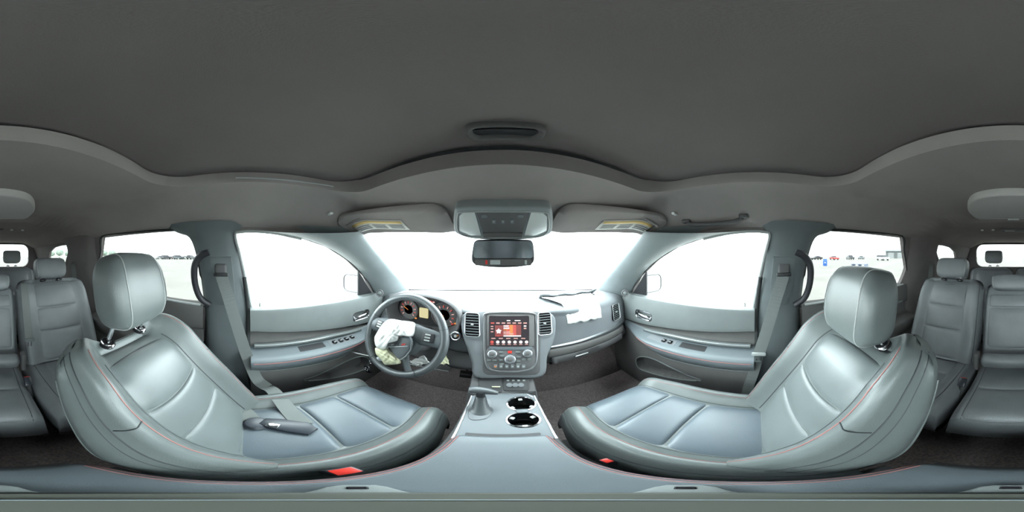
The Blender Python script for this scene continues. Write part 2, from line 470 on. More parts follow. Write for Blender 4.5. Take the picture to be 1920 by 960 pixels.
# ------------------------------------------------------------------ pillars
def apillar(s):
    opx = [(708,566),(694,535),(670,503),(642,480),(611,462),(576,449),(530,438),(480,432)]
    tt = [0, .2, .42, .62, .8, .93, 1.03, 1.10]
    rows = []
    for (u, v), t in zip(opx, tt):
        a = sidepx(u, v, s, .004); q = Vector((s * .70, 1.10, -.285)).lerp(Vector((s * .558, .508, .072)), t)
        ax = Vector((s * .13, .6, -.35)).normalized()
        w = q - a; nn = w.cross(ax)
        if nn.x * s > 0: nn = -nn
        nn.normalize()
        out = a - nn * .03 ; outq = q - nn * .03
        L = w.length
        rows.append([out, a, a.lerp(q, .12) + nn * .012, a.lerp(q, .35) + nn * .024, a.lerp(q, .6) + nn * .026, a.lerp(q, .85) + nn * .016, q, outq])
    R2 = []
    cols = list(zip(*rows)); cols = [cr(c, 6) for c in cols]
    rows = [cr([c[i] for c in cols], 4) for i in range(len(cols[0]))]
    m = MB(); m.grid(rows, cu=True)
    return m
for s, n_, who in ((-1, 1, "driver's"), (1, 2, "passenger's")):
    o = apillar(s).build(f'trim_{n_}', K['pillarfront'], smooth=60)
    tag(o, f"smooth grey windshield pillar trim on the {who} side", 'pillar trim', kind='structure')
    # B pillar
    tab = [(.14, .0, -.36), (.105, -.035, -.30), (.08, -.045, -.245), (.0, -.035, -.222), (-.1, -.018, -.212), (-.2, .002, -.206), (-.27, .016, -.205), (-.4, .018, -.205), (-.6, .02, -.205), (-.98, .03, -.205)]
    rows = []
    for z, yf, yr in tab:
        x0 = (sidex(z) if z > -.27 else sidex(-.27)); row = [Vector((s * (x0 + .02), yf, z))]
        for k in range(9):
            a = k / 8; b = (1 - abs(2 * a - 1) ** 3.0)
            row.append(Vector((s * (x0 - .008 - .034 * b), lerp(yf, yr, a), z)))
        row.append(Vector((s * (x0 + .02), yr, z))); rows.append(row)
    cols = [cr(c, 4) for c in zip(*rows)]; rows = [list(r) for r in zip(*cols)]
    m = MB(); m.grid(rows, cu=True)
    o = m.build(f'trim_{n_ + 2}', K['pillar'], smooth=60); tag(o, f"grey centre pillar trim behind the {who} door", 'pillar trim', kind='structure')
    # C pillar
    tab = [(.15, -.88, -1.40), (.10, -.905, -1.335), (.0, -.925, -1.36), (-.1, -.94, -1.44), (-.2, -.92, -1.55), (-.3, -.86, -1.8), (-.5, -.86, -2.3), (-.98, -.86, -2.4)]
    rows = []
    for z, yf, yr in tab:
        x0 = (sidex(z) if z > -.27 else sidex(-.27)); row = [Vector((s * (x0 + .02), yf, z))]
        for k in range(9):
            a = k / 8; b = (1 - abs(2 * a - 1) ** 4.0)
            row.append(Vector((s * (x0 - .006 - .04 * b), lerp(yf, yr, a), z)))
        row.append(Vector((s * (x0 + .02), yr, z))); rows.append(row)
    cols = [cr(c, 4) for c in zip(*rows)]; rows = [list(r) for r in zip(*cols)]
    m = MB(); m.grid(rows, cu=True)
    o = m.build(f'trim_{n_ + 4}', K['pillarrear'], smooth=60); tag(o, f"dark rear pillar trim beside the second row on the {who} side", 'pillar trim', kind='structure')

# ------------------------------------------------------------------ front doors
PU = [(-.248,.802,0),(-.254,.775,0),(-.258,.760,0),(-.268,.750,0),(-.32,.743,.3),(-.355,.741,.85),(-.371,.743,1)]
PM = [(-.371,.743,1),(-.376,.757,1),(-.395,.768,.85),(-.43,.768,.35),(-.462,.752,0)]
PA = [(-.462,.752,0),(-.470,.742,0),(-.480,.70,0),(-.485,.668,0),(-.491,.652,.05),(-.503,.645,.1),(-.53,.647,.4),(-.56,.665,.7),(-.595,.700,1)]
PL = [(-.595,.700,1),(-.600,.709,1),(-.606,.702,.95),(-.66,.70,.5),(-.74,.712,0),(-.86,.735,0),(-1.0,.755,0)]
POCK = [(.26,-.725),(.33,-.695),(.44,-.655),(.54,-.64),(.62,-.665),(.67,-.73),(.66,-.80),(.58,-.80),(.42,-.775)]
def inpoly(y, z, P):
    c = False; j = len(P) - 1
    for i in range(len(P)):
        if (P[i][1] > z) != (P[j][1] > z) and y < (P[j][0] - P[i][0]) * (z - P[i][1]) / (P[j][1] - P[i][1]) + P[i][0]: c = not c
        j = i
    return c
def dpoly(y, z, P):
    best = 9
    for a, b in zip(P, P[1:] + P[:1]):
        ax, az = a[0], a[1]; bx, bz = b[0] - ax, b[1] - az; t = max(0, min(1, ((y - ax) * bx + (z - az) * bz) / (bx * bx + bz * bz)))
        best = min(best, math.hypot(y - ax - bx * t, z - az - bz * t))
    return best
PS = [(p.x, p.y) for p in cr([Vector((a, b, 0)) for a, b in POCK], 4, True)]
CUP = [(a, b) for a, b in rrect(.635, -.372, .125, .052, .02, 4)]
def doorpt(kind, s, y, z, x, w):
    if kind in 'UM':
        z2 = z + w * (-.073) * max(0, (y - .05) / .70)
        x2 = x
    else:
        z2 = z + w * .105 * sst(.44, .68, y); x2 = x
        if kind == 'A': x2 = lerp(x, max(x, .735), .85 * sst(.52, .80, y))
        if kind == 'L': x2 = lerp(x, max(x, .735), .6 * sst(.56, .80, y))
    x2 += .03 * sst(.62, .90, y)
    if kind == 'L' and inpoly(y, z2, PS): x2 += .055 * sst(0, .018, dpoly(y, z2, PS))
    if kind == 'U' and inpoly(y, z2, CUP): x2 += .022 * sst(0, .008, dpoly(y, z2, CUP))
    return Vector((s * x2, y, z2))
def doorgrid(kind, s, prof, ny, nz, y0=.018, y1=.92):
    tabx = [(i, p[1]) for i, p in enumerate(prof)]; tabz = [(i, p[0]) for i, p in enumerate(prof)]; tabw = [(i, p[2]) for i, p in enumerate(prof)]
    rows = []
    for i in range(nz + 1):
        q = (len(prof) - 1) * i / nz
        z, x, w = sinterp(tabz, q), sinterp(tabx, q), sinterp(tabw, q)
        rows.append([doorpt(kind, s, lerp(y0, y1, j / ny), z, x, w) for j in range(ny + 1)])
    m = MB(); m.grid(rows); return m
def doorsurf(kind, s, y, zq, prof, lift=0.0):
    tabx = [(i, p[1]) for i, p in enumerate(prof)]; tabz = [(i, p[0]) for i, p in enumerate(prof)]; tabw = [(i, p[2]) for i, p in enumerate(prof)]
    p = doorpt(kind, s, y, sinterp(tabz, zq), sinterp(tabx, zq), sinterp(tabw, zq)); p.x -= s * lift; return p
for s, n_, who in ((-1, 1, "driver's"), (1, 2, "passenger's")):
    D = empty(f'door_{n_}', (s * .76, .45, -1.0), f"grey front door trim with armrest and chrome handle on the {who} side", 'car door', kind='structure')
    doorgrid('U', s, PU, 220, 60).build('upper_panel', K['door'], D, smooth=60)
    doorgrid('M', s, PM, 60, 16).build('recess_panel', K['doorlow'], D, smooth=60)
    doorgrid('A', s, PA, 80, 40).build('armrest', K['doorrest'], D, smooth=60)
    doorgrid('L', s, PL, 160, 90).build('lower_panel', K['doorlow'], D, smooth=60)
    m = MB(); m.tube([doorsurf('L', s, lerp(.03, .66, k / 30), 0.1, PL, .006) for k in range(31)], .0035, 6)
    m.build('welt', K['door'], D)
    pl = [doorsurf('L', s, a, 0, PL) for a, b in PS]
    rim = []
    for a, b in PS:
        x = .70 + .16 * (max(0, -.66 - b)) ; x = lerp(x, max(x, .735), .6 * sst(.56, .80, a)) + .03 * sst(.62, .90, a)
        rim.append(Vector((s * (x - .001), a, b)))
    m = MB(); m.tube(rim, .0045, 6, closed=True); m.build('pocket_rim', K['door'], D)
    m = MB(); m.tube([doorsurf('A', s, lerp(.03, .62, k / 30), 5.15, PA, .002) for k in range(31)], .0016, 6)
    m.build('red_stitching', K['thread'], D)
    # trim bar above the armrest
    m = MB(); m.tube([(s * .7385, lerp(.035, .62, k / 20), -.454 - .012 * sst(.4, .62, lerp(.035, .62, k / 20))) for k in range(21)], .0135, 10, flat=.9)
    m.build('trim_bar', K['door'], D)
    m = MB(); m.tube([(s * .7270, lerp(.04, .61, k / 20), -.447 - .012 * sst(.4, .62, lerp(.04, .61, k / 20))) for k in range(21)], .0013, 6)
    m.build('bright_strip', K['silver'], D)
    # pull cup and switches on the armrest top
    m = MB(); m.plate([doorsurf('A', s, a, b, PA, .0035) for a, b in rrect(.30, 1.85, .13, 1.0, .03, 4)], (-s * .35, 0, .94), .004)
    m.build('pull_cup', K['black'], D)
    sw = MB(); sw.plate([doorsurf('A', s, a, b, PA, .0035) for a, b in rrect(.475, 1.9, .17, 1.15, .03, 4)], (-s * .35, 0, .94), .004, .001)
    swb = sw.build('switch_plate', K['dash'], D)
    for k in range(4 if s < 0 else 2):
        yy = .42 + .036 * k; c = doorsurf('A', s, yy, 1.9, PA, .006)
        b = MB(); b.box(c + Vector((0, 0, .004)), (.026, .020, .010), .003); o = b.build('window_switch', K['gloss'], swb)
        b = MB(); b.box(c + Vector((-s * .004, 0, .0095)), (.006, .012, .001)); b.build('switch_mark', K['seal'], o)
    # inner handle: bezel ring, cup, lever
    hp = [Vector((s * (.7435 + .03 * sst(.62, .9, a)), a, b)) for a, b in rrect(.635, -.372, .128, .055, .02, 5)]
    hb = MB(); hb.tube(hp, .0042, 8, closed=True); H = hb.build('handle_bezel', K['chrome'], D)
    lv = MB(); lv.tube([(s * .752, .585, -.383), (s * .742, .60, -.380), (s * .738, .635, -.376), (s * .742, .67, -.372), (s * .760, .69, -.370)], [.006, .009, .010, .010, .007], 10, flat=1.15)
    lv.build('handle_lever', K['chrome'], H)
    lk = MB(); lk.lathe((s * .772, .065, -.2485), (0, 0, 1), [(.005, 0), (.005, .018), (.0035, .022)], 12); lk.build('lock_pin', K['seal'], D)
    if s > 0:
        rl = MB(); rl.box((s * .757, .735, -.555), (.006, .018, .007), .002); rl.build('courtesy_reflector', K['red'], D)
    # weather seals around the window and rear door edge
    P1 = [sidepx(u, v, s, .012) for u, v in ((474, 588), (462, 530), (450, 478), (441, 441), (452, 435), (480, 434), (520, 438), (565, 448))]
    m = MB(); m.tube(cr(P1, 5), .007, 8); m.build('window_seal', K['seal'], D)
    m = MB(); m.tube(cr([sidepx(458, 520, s, .02), Vector((s * .777, .008, -.262)), Vector((s * .765, .008, -.45)), Vector((s * .75, .012, -.62)), Vector((s * .755, .03, -.80)), Vector((s * .77, .08, -.95))], 6), .010, 8)
    m.build('door_edge_seal', K['rubber'], D)
    # tweeter in the sail panel
    c = at(712, 550, x=-.715); c.x *= -s
    ax = Vector((-s * .7, -.7, .1))
    m = MB(); m.lathe(c, ax, [(.024, -.012), (.024, .004), (.021, .007), (.018, .005), (.018, .002)], 24); T = m.build('tweeter', K['dashlow'], D)
    m = MB(); m.lathe(c, ax, [(.016, .002), (.012, .006), (.004, .008)], 20); m.build('tweeter_grille', K['tweet'], T)
    sp = [sidepx(u, v, s, .010) for u, v in ((672, 508), (697, 548), (712, 574), (672, 576))]
    m = MB(); m.plate(sp, (-s, 0, -SXK), .012, .003); m.build('sail_panel', K['black'], D)

# ------------------------------------------------------------------ rear doors
for s, n_, who in ((-1, 3, "driver's"), (1, 4, "passenger's")):
    D = empty(f'door_{n_}', (s * .77, -.55, -1.0), f"dark rear door trim beside the second row on the {who} side", 'car door', kind='structure')
    prof = [(-.235,.80,0),(-.242,.77,0),(-.25,.755,0),(-.30,.748,0),(-.37,.748,0),(-.38,.762,0),(-.45,.765,0),(-.47,.72,0),(-.485,.67,0),(-.52,.665,0),(-.58,.70,0),(-.60,.715,0),(-.75,.72,0),(-1.0,.75,0)]
    rows = []
    for i in range(61):
        q = 13 * i / 60
        z = sinterp([(k, p[0]) for k, p in enumerate(prof)], q); x = sinterp([(k, p[1]) for k, p in enumerate(prof)], q)
        row = []
        for j in range(31):
            y = lerp(-.205, -.97, j / 30); dz = .055 * sst(-.25, -.95, y) if z > -.5 else .055 * sst(-.25, -.95, y) * max(0, (z + .7) / .2)
            row.append(Vector((s * x, y, z + dz * .6)))
        rows.append(row)
    m = MB(); m.grid(rows); m.build('panel', K['doorlow'], D, smooth=60)
    m = MB(); m.tube([(s * .745, lerp(-.3, -.9, k / 10), -.36 + .03 * k / 10) for k in range(11)], .010, 8); m.build('trim_bar', K['door'], D)
    P1 = [sidepx(u, v, s, .006) for u, v in WR]
    m = MB(); m.tube(cr(P1, 4, True), .006, 6, closed=True); m.build('window_seal', K['rubber'], D)
    m = MB(); m.tube([(s * .757, lerp(-.22, -.93, k / 10), -.243 + .033 * k / 10) for k in range(11)], .006, 8); m.build('sill_seal', K['seal'], D)
# ------------------------------------------------------------------ seats
def nrm(S, a, t, e=.004):
    du = S(a + e, t) - S(a - e, t); dv = S(a, t + e) - S(a, t - e); n = du.cross(dv)
    if n.length == 0: return Vector((0, 0, 1))
    n.normalize()
    return -n if n.y + n.z < 0 else n
def puff(S, amap, tmap, bulge, na=18, nb=22, sink=.007, p=9, lobes=None):
    """pillow patch on surface S; amap/tmap: (alpha, beta) in [-1,1] -> surface parameters"""
    rows = []
    for j in range(nb + 1):
        b = -math.cos(math.pi * j / nb); row = []
        for i in range(na + 1):
            al = -math.cos(math.pi * i / na)
            a = amap(al, b); t = tmap(al, b)
            k = max(0, 1 - abs(al) ** p) ** .5 * max(0, 1 - abs(b) ** p) ** .5
            off = -sink + (sink + bulge * (1 - .35 * (al * al + b * b) * .5)) * k
            row.append(S(a, t) + nrm(S, a, t) * off)
        rows.append(row)
    m = MB(); m.grid(rows); return m
def along(S, pts, off):
    return [S(a, t) + nrm(S, a, t) * off for a, t in pts]
class Cushion:
    def __init__(s, cx, y0, L, w, z0, rise, bol, H=.16, r=.07, taper=.10, ain=.58):
        s.__dict__.update(locals())
    def sec(s, a):
        a = abs(a); return s.bol * sst(s.ain - .02, s.ain + .22, a) - (s.bol + .022) * sst(.84, 1.0, a) ** 1.4
    def W(s, t): return s.w * (1 - s.taper * sst(.70, 1.05, t))
    def S(s, a, t):
        fr = 1 - .45 * sst(.5, 1, t)
        z = s.z0 + s.rise * t + s.sec(a) * (fr if s.sec(a) > 0 else 1)
        # round the front edge
        tl = 1 - s.r / s.L; y = s.y0 + s.L * t
        if t > tl:
            q = min(1, (t - tl) / (1 - tl)); z -= s.r * .8 * (1 - math.sqrt(max(0, 1 - q * q)))
        return Vector((s.cx + a * s.W(t), y, z))
    def body(s, sink=0.0):
        rows = []; ts = [k / 26 * .93 for k in range(27)] + [.95, .97, .985, .995, 1.0]
        for t in ts:
            row = [s.S(lerp(-1, 1, i / 48), t) for i in range(49)]
            zb = s.z0 - s.H; w = s.W(t)
            l = row[0]; r = row[-1]
            side = lambda sg, p: [Vector((s.cx + sg * w * 1.02, p.y, lerp(p.z, zb, .25))), Vector((s.cx + sg * w * 1.025, p.y, lerp(p.z, zb, .5))), Vector((s.cx + sg * w * 1.0, p.y, lerp(p.z, zb, .8))), Vector((s.cx + sg * w * .96, p.y - .0, zb))]
            rows.append(side(-1, l)[::-1] + row + side(1, r))
        last = rows[-1]; zb = s.z0 - s.H
        for f in (.35, .7, 1.0):
            rows.append([Vector((p.x, p.y + .012 * math.sin(math.pi * f), lerp(p.z, zb, f))) for p in last])
        m = MB(); m.grid(rows)
        m.f.append(tuple(range(len(rows[0]))))
        return m
class Back:
    def __init__(s, cx, y0, z0, L, rec, wtab, bol, th=.09, ain=.56, lumbar=.02, rtop=.05, horn=0.0):
        s.__dict__.update(locals()); r = R(rec)
        s.U = Vector((0, -math.sin(r), math.cos(r))); s.N = Vector((0, math.cos(r), math.sin(r))); s.O = Vector((cx, y0, z0))
    def sec(s, a):
        a = abs(a); return s.bol * sst(s.ain - .04, s.ain + .24, a) - (s.bol + .03) * sst(.86, 1.0, a) ** 1.5
    def W(s, t): return sinterp(s.wtab, t)
    def lift(s, a, t): return s.U * (s.horn * sst(.50, .86, abs(a)) * (1 - .30 * sst(.88, 1.06, abs(a))) * sst(.55, 1.0, t))
    def S(s, a, t):
        q = s.sec(a); d = q * (1 - .20 * sst(.80, 1, t)) if q > 0 else q
        d += s.lumbar * math.sin(math.pi * min(1, max(0, t)) * .9) - .02 * sst(.8, 1, t)
        tl = 1 - s.rtop / s.L
        if t > tl:
            k = min(1, (t - tl) / (1 - tl)); d -= s.rtop * .7 * (1 - math.sqrt(max(0, 1 - k * k)))
        return s.O + Vector((a * s.W(t), 0, 0)) + s.U * (t * s.L) + s.N * d + s.lift(a, t)
    def rows(s):
        rows = []; ts = [k / 30 * .92 for k in range(31)] + [.94, .96, .975, .99, 1.0]
        for t in ts:
            row = [s.S(lerp(-1, 1, i / 48), t) for i in range(49)]
            th = s.th * (1 - .35 * t); w = s.W(t); c = s.O + s.U * (t * s.L)
            bk = [c + Vector((w * k, 0, 0)) - s.N * (th * d) + s.lift(k, t) for k, d in ((1.03, .45), (1.03, .75), (.97, 1.0), (.6, 1.12), (0, 1.15), (-.6, 1.12), (-.97, 1.0), (-1.03, .75), (-1.03, .45))]
            rows.append(row + bk)
        last = rows[-1]; cen = sum(last, Vector()) / len(last)
        for f, up in ((.8, .012), (.45, .02), (.1, .022)):
            rows.append([Vector((cen.x + (p.x - cen.x) * lerp(1, f, .35 if f > .3 else .6), 0, 0)) + Vector((0, *((cen + (p - cen) * f).yz))) + s.U * up + s.lift((cen.x + (p.x - cen.x) * lerp(1, f, .35 if f > .3 else .6) - s.cx) / s.W(1), 1) * (1 - f) - s.U * ((sum(s.lift((q.x - s.cx) / s.W(1), 1).dot(s.U) for q in last) / len(last)) * (1 - f)) for p in last])
        return rows
    def body(s):
        m = MB(); m.grid(s.rows(), cu=True, capu=True); return m
def superq(c, hx, hy, hz, p=3.6, lean=0.0, n=40, shape=None):
    c = Vector(c); rot = Matrix.Rotation(R(lean), 3, 'X'); e = 2 / p
    f = lambda v: math.copysign(abs(v) ** e, v)
    rows = []
    for i in range(n // 2 + 1):
        ph = -math.pi / 2 + math.pi * i / (n // 2); row = []
        for k in range(n):
            th = 2 * math.pi * k / n
            q = Vector((hx * f(math.cos(ph)) * f(math.cos(th)), hy * f(math.cos(ph)) * f(math.sin(th)), hz * f(math.sin(ph))))
            if shape: q = shape(q)
            row.append(c + rot @ q)
        rows.append(row)
    m = MB(); m.grid(rows, cu=True); return m
def headrest(root, c, hx, hy, hz, lean, base, mt, posts=True, px=.07, seamx=.68, shape=None, topshrink=.12, pw=4.0):
    sh = shape or (lambda q: Vector((q.x * (1 - topshrink * sst(.2, 1.0, q.z / hz) - .10 * sst(-.2, -1, q.z / hz)), q.y + .012 * (q.x / hx) ** 2 - .010 * (q.z / hz) ** 2, q.z)))
    h = superq(c, hx, hy, hz, pw, lean, 48, sh).build('headrest', mt, root, smooth=80)
    rot = Matrix.Rotation(R(lean), 3, 'X'); cc = Vector(c)
    for sg in (-1, 1):
        p = pw; x = hx * seamx; kk = (1 - seamx ** p) ** (1 / p); pts = []
        for k in range(40):
            a = 2 * math.pi * k / 40; e = 2 / p; f = lambda v: math.copysign(abs(v) ** e, v)
            q = Vector((sg * x, hy * kk * f(math.cos(a)), hz * kk * f(math.sin(a)))); pts.append(cc + rot @ sh(q * 1.004))
        m = MB(); m.tube(pts, .0016, 5, closed=True); m.build('seam', K['piping'], h)
    if posts:
        up = rot @ Vector((0, 0, 1))
        for sg in (-1, 1):
            top = cc + Vector((sg * px, 0, 0)) - up * (hz * .6); bot = Vector((cc.x + sg * px, base[0], base[1]))
            m = MB(); m.tube([bot - (top - bot) * .15, bot, top], .006, 10); P = m.build('post', K['chrome'], h)
            ax = (top - bot).normalized()
            m = MB(); m.lathe(bot - ax * .004, ax, [(.022, 0), (.022, .004), (.017, .009), (.009, .010)], 20); m.build('post_guide', K['gloss'], P)
            m = MB(); m.lathe(bot + ax * .004, ax, [(.0195, 0), (.0205, .0025), (.0185, .004), (.015, .003)], 20, closed=True); m.build('guide_ring', K['chrome'], P)
    return h

WFR = [(0, .195), (.15, .205), (.35, .215), (.60, .212), (.80, .208), (.90, .203), (.95, .195), (.98, .184), (1.0, .166)]
def front_seat(s, rec, hc, hbase, lean, label):
    cx = .346 if s > 0 else -.338
    root = empty('front_seat', (cx, .16, -.98), label, 'car seat', 'front bucket seats')
    C = Cushion(cx, -.10, .53, .212, -.655, .045, .042, taper=.13)
    C.body().build('cushion', K['leather'], root, smooth=70)
    # insert panels, rear to front, with bowed seams
    bow = lambda t0, c: (lambda a: t0 + c * a * a)
    for t0, t1, c0, c1 in ((.10, .50, 0, -.035), (.50, .735, -.035, -.03), (.735, 1.02, -.03, -.03)):
        wa = .60 if t1 < 1 else .60
        puff(C.S, lambda al, b: al * wa, lambda al, b: lerp(t0 + c0 * al * al, t1 + c1 * al * al, (b + 1) / 2), .010, 20, 22).build('cushion_panel', K['cushion'], root, smooth=80)
    for sg in (-1, 1):
        m = MB(); m.tube(along(C.S, [(sg * .76, lerp(.12, .97, k / 30)) for k in range(31)], .0003), .0008, 5); m.build('red_stitching', K['thread'], root)
        for aa in (.955, .985):
            m = MB(); m.tube(along(C.S, [(sg * aa, lerp(.08, 1.0, k / 36)) for k in range(37)], .0006), .0014, 5); m.build('piping', K['seam'], root)
    m = MB(); m.box((cx, .15, -.875), (.36, .44, .19), .03); base = m.build('seat_base', K['black'], root)
    for sg in (-1, 1):
        m = MB(); m.box((cx + sg * .15, .14, -.962), (.04, .56, .03), .006); m.build('seat_rail', K['black'], base)
    m = MB()     # outer side skirt with recliner cover
    m.plate([Vector((cx + s * .232, y, z)) for y, z in ((-.14, -.66), (-.02, -.69), (.30, -.755), (.40, -.79), (.38, -.85), (-.10, -.86), (-.16, -.78))], (s, 0, 0), .03, .008)
    m.build('side_skirt', K['seatback'], root)
    m = MB(); m.plate([Vector((cx - s * .222, y, z)) for y, z in ((-.14, -.68), (.0, -.73), (.34, -.775), (.36, -.84), (-.12, -.86))], (-s, 0, 0), .02, .006)
    m.build('side_skirt', K['seatback'], root)
    B = Back(cx, -.005, -.64, .470, rec, WFR, .052, .10, horn=.052)
    B.body().build('backrest', K['leather'], root, smooth=70)
    # backrest inserts: V-shaped cross seams
    for t0, t1, c0, c1, wa in ((.02, .36, 0, .02, .58), (.36, .60, .02, .03, .58), (.60, .955, .03, -.02, .58)):
        puff(B.S, lambda al, b: al * wa, lambda al, b: lerp(t0 + c0 * al * al, t1 + c1 * al * al, (b + 1) / 2), .010, 20, 24).build('backrest_panel', K['panel'], root, smooth=80)
    for sg in (-1, 1):
        m = MB(); m.tube(along(B.S, [(sg * .80, lerp(.03, .97, k / 40)) for k in range(41)], .0003), .0009, 5); m.build('red_stitching', K['thread'], root)
        for aa in (.945, .97):
            m = MB(); m.tube(along(B.S, [(sg * aa, lerp(.02, .975, k / 40)) for k in range(41)], .0004), .0016, 5); m.build('piping', K['seam'], root)
        m = MB(); m.tube(along(B.S, [(sg * lerp(.80, .94, k / 12), .66 - .03 * k / 12) for k in range(13)], .0004), .0013, 5); m.build('bolster_seam', K['seam'], root)
    for sg in (-1, 1):
        m = MB(); m.tube(along(B.S, [(sg * .592, lerp(.03, .94, k / 30)) for k in range(31)], .0002), .0017, 5); m.build('insert_seam', K['seam'], root)
        m = MB(); m.tube(along(C.S, [(sg * .612, lerp(.12, .985, k / 30)) for k in range(31)], .0002), .0015, 5); m.build('insert_seam', K['seam'], root)
    # rear shell edge piping
    for sg in (-1, 1):
        pts = []
        for k in range(30):
            t = lerp(.02, .86, k / 29); pts.append(B.O + Vector((sg * B.W(t) * 1.0, 0, 0)) + B.U * (t * B.L) + B.lift(1, t) - B.N * (B.th * (1 - .35 * t) * .93))
        m = MB(); m.tube(pts, .0045, 6); m.build('shell_piping', K['leather'], root)
    m = MB()    # hard plastic back shell
    rows = []
    for k in range(17):
        t = lerp(.04, .90, k / 16); th = B.th * (1 - .35 * t); c = B.O + B.U * (t * B.L); w = B.W(t)
        rows.append([c + Vector((w * q, 0, 0)) - B.N * (th * (1.17 - .14 * abs(q) ** 3) + .004) for q in [lerp(-.92, .92, i / 12) for i in range(13)]])
    m.grid(rows); m.build('back_shell', K['seatback'], root, smooth=60, solid=.006)
    headrest(root, hc, .110, .058, .101, lean, hbase, K['leather'], px=.066)
    return root, C, B
SR, CR_, BR_ = front_seat(1, 29, (.346, -.246, -.128), (-.268, -.232), 10, "passenger's leather bucket seat, empty, with clean cushion and red stitching")
SL, CL_, BL_ = front_seat(-1, 34.5, (-.338, -.290, -.092), (-.312, -.245), 12, "driver's leather bucket seat with a belt lying on the cushion")

def rear_seat(name, cx, w, y0, zc, L, rec, LB, wb, label, cat, group, panels_c, panels_b, bol, bz=.02, ain=.58, wa=.58, stitch=False):
    root = empty(name, (cx, y0 + L / 2, -.98), label, cat, group)
    C = Cushion(cx, y0, L, w, zc, .03, bol * .7, .15, .06, .03, ain)
    C.body().build('cushion', K['rearleather'], root, smooth=70)
    for t0, t1 in panels_c:
        puff(C.S, lambda al, b: al * wa, lambda al, b: lerp(t0, t1, (b + 1) / 2), .008, 14, 16).build('cushion_panel', K['rearleather'], root, smooth=80)
    B = Back(cx, y0 + .06, zc + .02, LB, rec, wb, bol, .11, ain, .012, .03)
    B.body().build('backrest', K['rearleather'], root, smooth=70)
    for t0, t1 in panels_b:
        puff(B.S, lambda al, b: al * wa, lambda al, b: lerp(t0, t1, (b + 1) / 2), .009, 14, 18).build('backrest_panel', K['rearleather'], root, smooth=80)
    for sg in (-1, 1):
        m = MB(); m.tube(along(B.S, [(sg * .93, lerp(.02, .97, k / 24)) for k in range(25)], .0005), .0014, 5); m.build('piping', K['seam'], root)
        m = MB(); m.tube(along(C.S, [(sg * .80, lerp(.05, .99, k / 24)) for k in range(25)], .0005), .0013, 5); m.build('piping', K['seam'], root)
    m = MB(); m.box((cx, y0 + L * .46, zc - .21), (w * 1.7, L * .75, .20), .02); m.build('seat_base', K['black'], root)
    return root, C, B
def wflat(w): return [(0, w * .97), (.3, w), (.88, w), (.96, w * .985), (1.0, w * .95)]
G2 = 'second-row bench seats'
r, C2R, B2R = rear_seat('second_row_seat', .412, .212, -.86, -.665, .47, 22, .52, wflat(.215), "second-row outboard seat behind the passenger's seat", 'car seat', G2, [(.08, .40), (.40, .68), (.68, 1.0)], [(.02, .385), (.385, .67), (.67, .965)], .024)
headrest(r, (.40, -1.02, -.085), .105, .05, .068, 16, (-.99, -.155), K['rearleather'], px=.055, pw=6, seamx=.93, topshrink=.06)
r, C2L, B2L = rear_seat('second_row_seat', -.405, .235, -.86, -.665, .47, 22, .52, wflat(.238), "second-row outboard seat behind the driver's seat", 'car seat', G2, [(.08, .40), (.40, .68), (.68, 1.0)], [(.02, .385), (.385, .67), (.67, .965)], .024)
headrest(r, (-.385, -1.02, -.085), .105, .05, .068, 16, (-.99, -.155), K['rearleather'], px=.055, pw=6, seamx=.93, topshrink=.06)
r, C2C, B2C = rear_seat('second_row_seat', .015, .160, -.86, -.67, .46, 22, .50, wflat(.158), 'narrow second-row middle seat with low headrest and fold-down armrest', 'car seat', G2, [(.08, .55), (.55, 1.0)], [(.24, .74), (.74, .90)], .006, wa=.84, ain=.88)
headrest(r, (.010, -.985, -.165), .125, .045, .048, 20, (-.985, -.2), K['rearleather'], posts=False, seamx=.93, topshrink=.02, pw=6)
m = MB(); m.box((.01, -.735, -.555), (.29, .07, .085), .03, 4, Matrix.Rotation(R(-22), 3, 'X').to_3x3()); m.build('folding_armrest', K['rearleather'], r)
for sg in (-1, 1):
    m = MB(); m.box((.012 + sg * .158, -.725, -.555), (.022, .05, .11), .009, 3); m.build('armrest_hinge', K['dashlow'], r)
G3 = 'third-row seats'
for sg, who in ((-1, "driver's"), (1, "passenger's")):
    r, C3, B3 = rear_seat('third_row_seat', sg * .295, .27, -1.98, -.66, .46, 17, .50, wflat(.27), f"third-row seat back under the rear window on the {who} side", 'car seat', G3, [], [(.05, .96)], .015, wa=.70, ain=.74)
    headrest(r, (sg * .27 - .005, -2.10, -.012), .115, .045, .082, 8, (-2.085, -.13), K['rearleather'], px=.05, pw=6, seamx=.95, topshrink=.04)
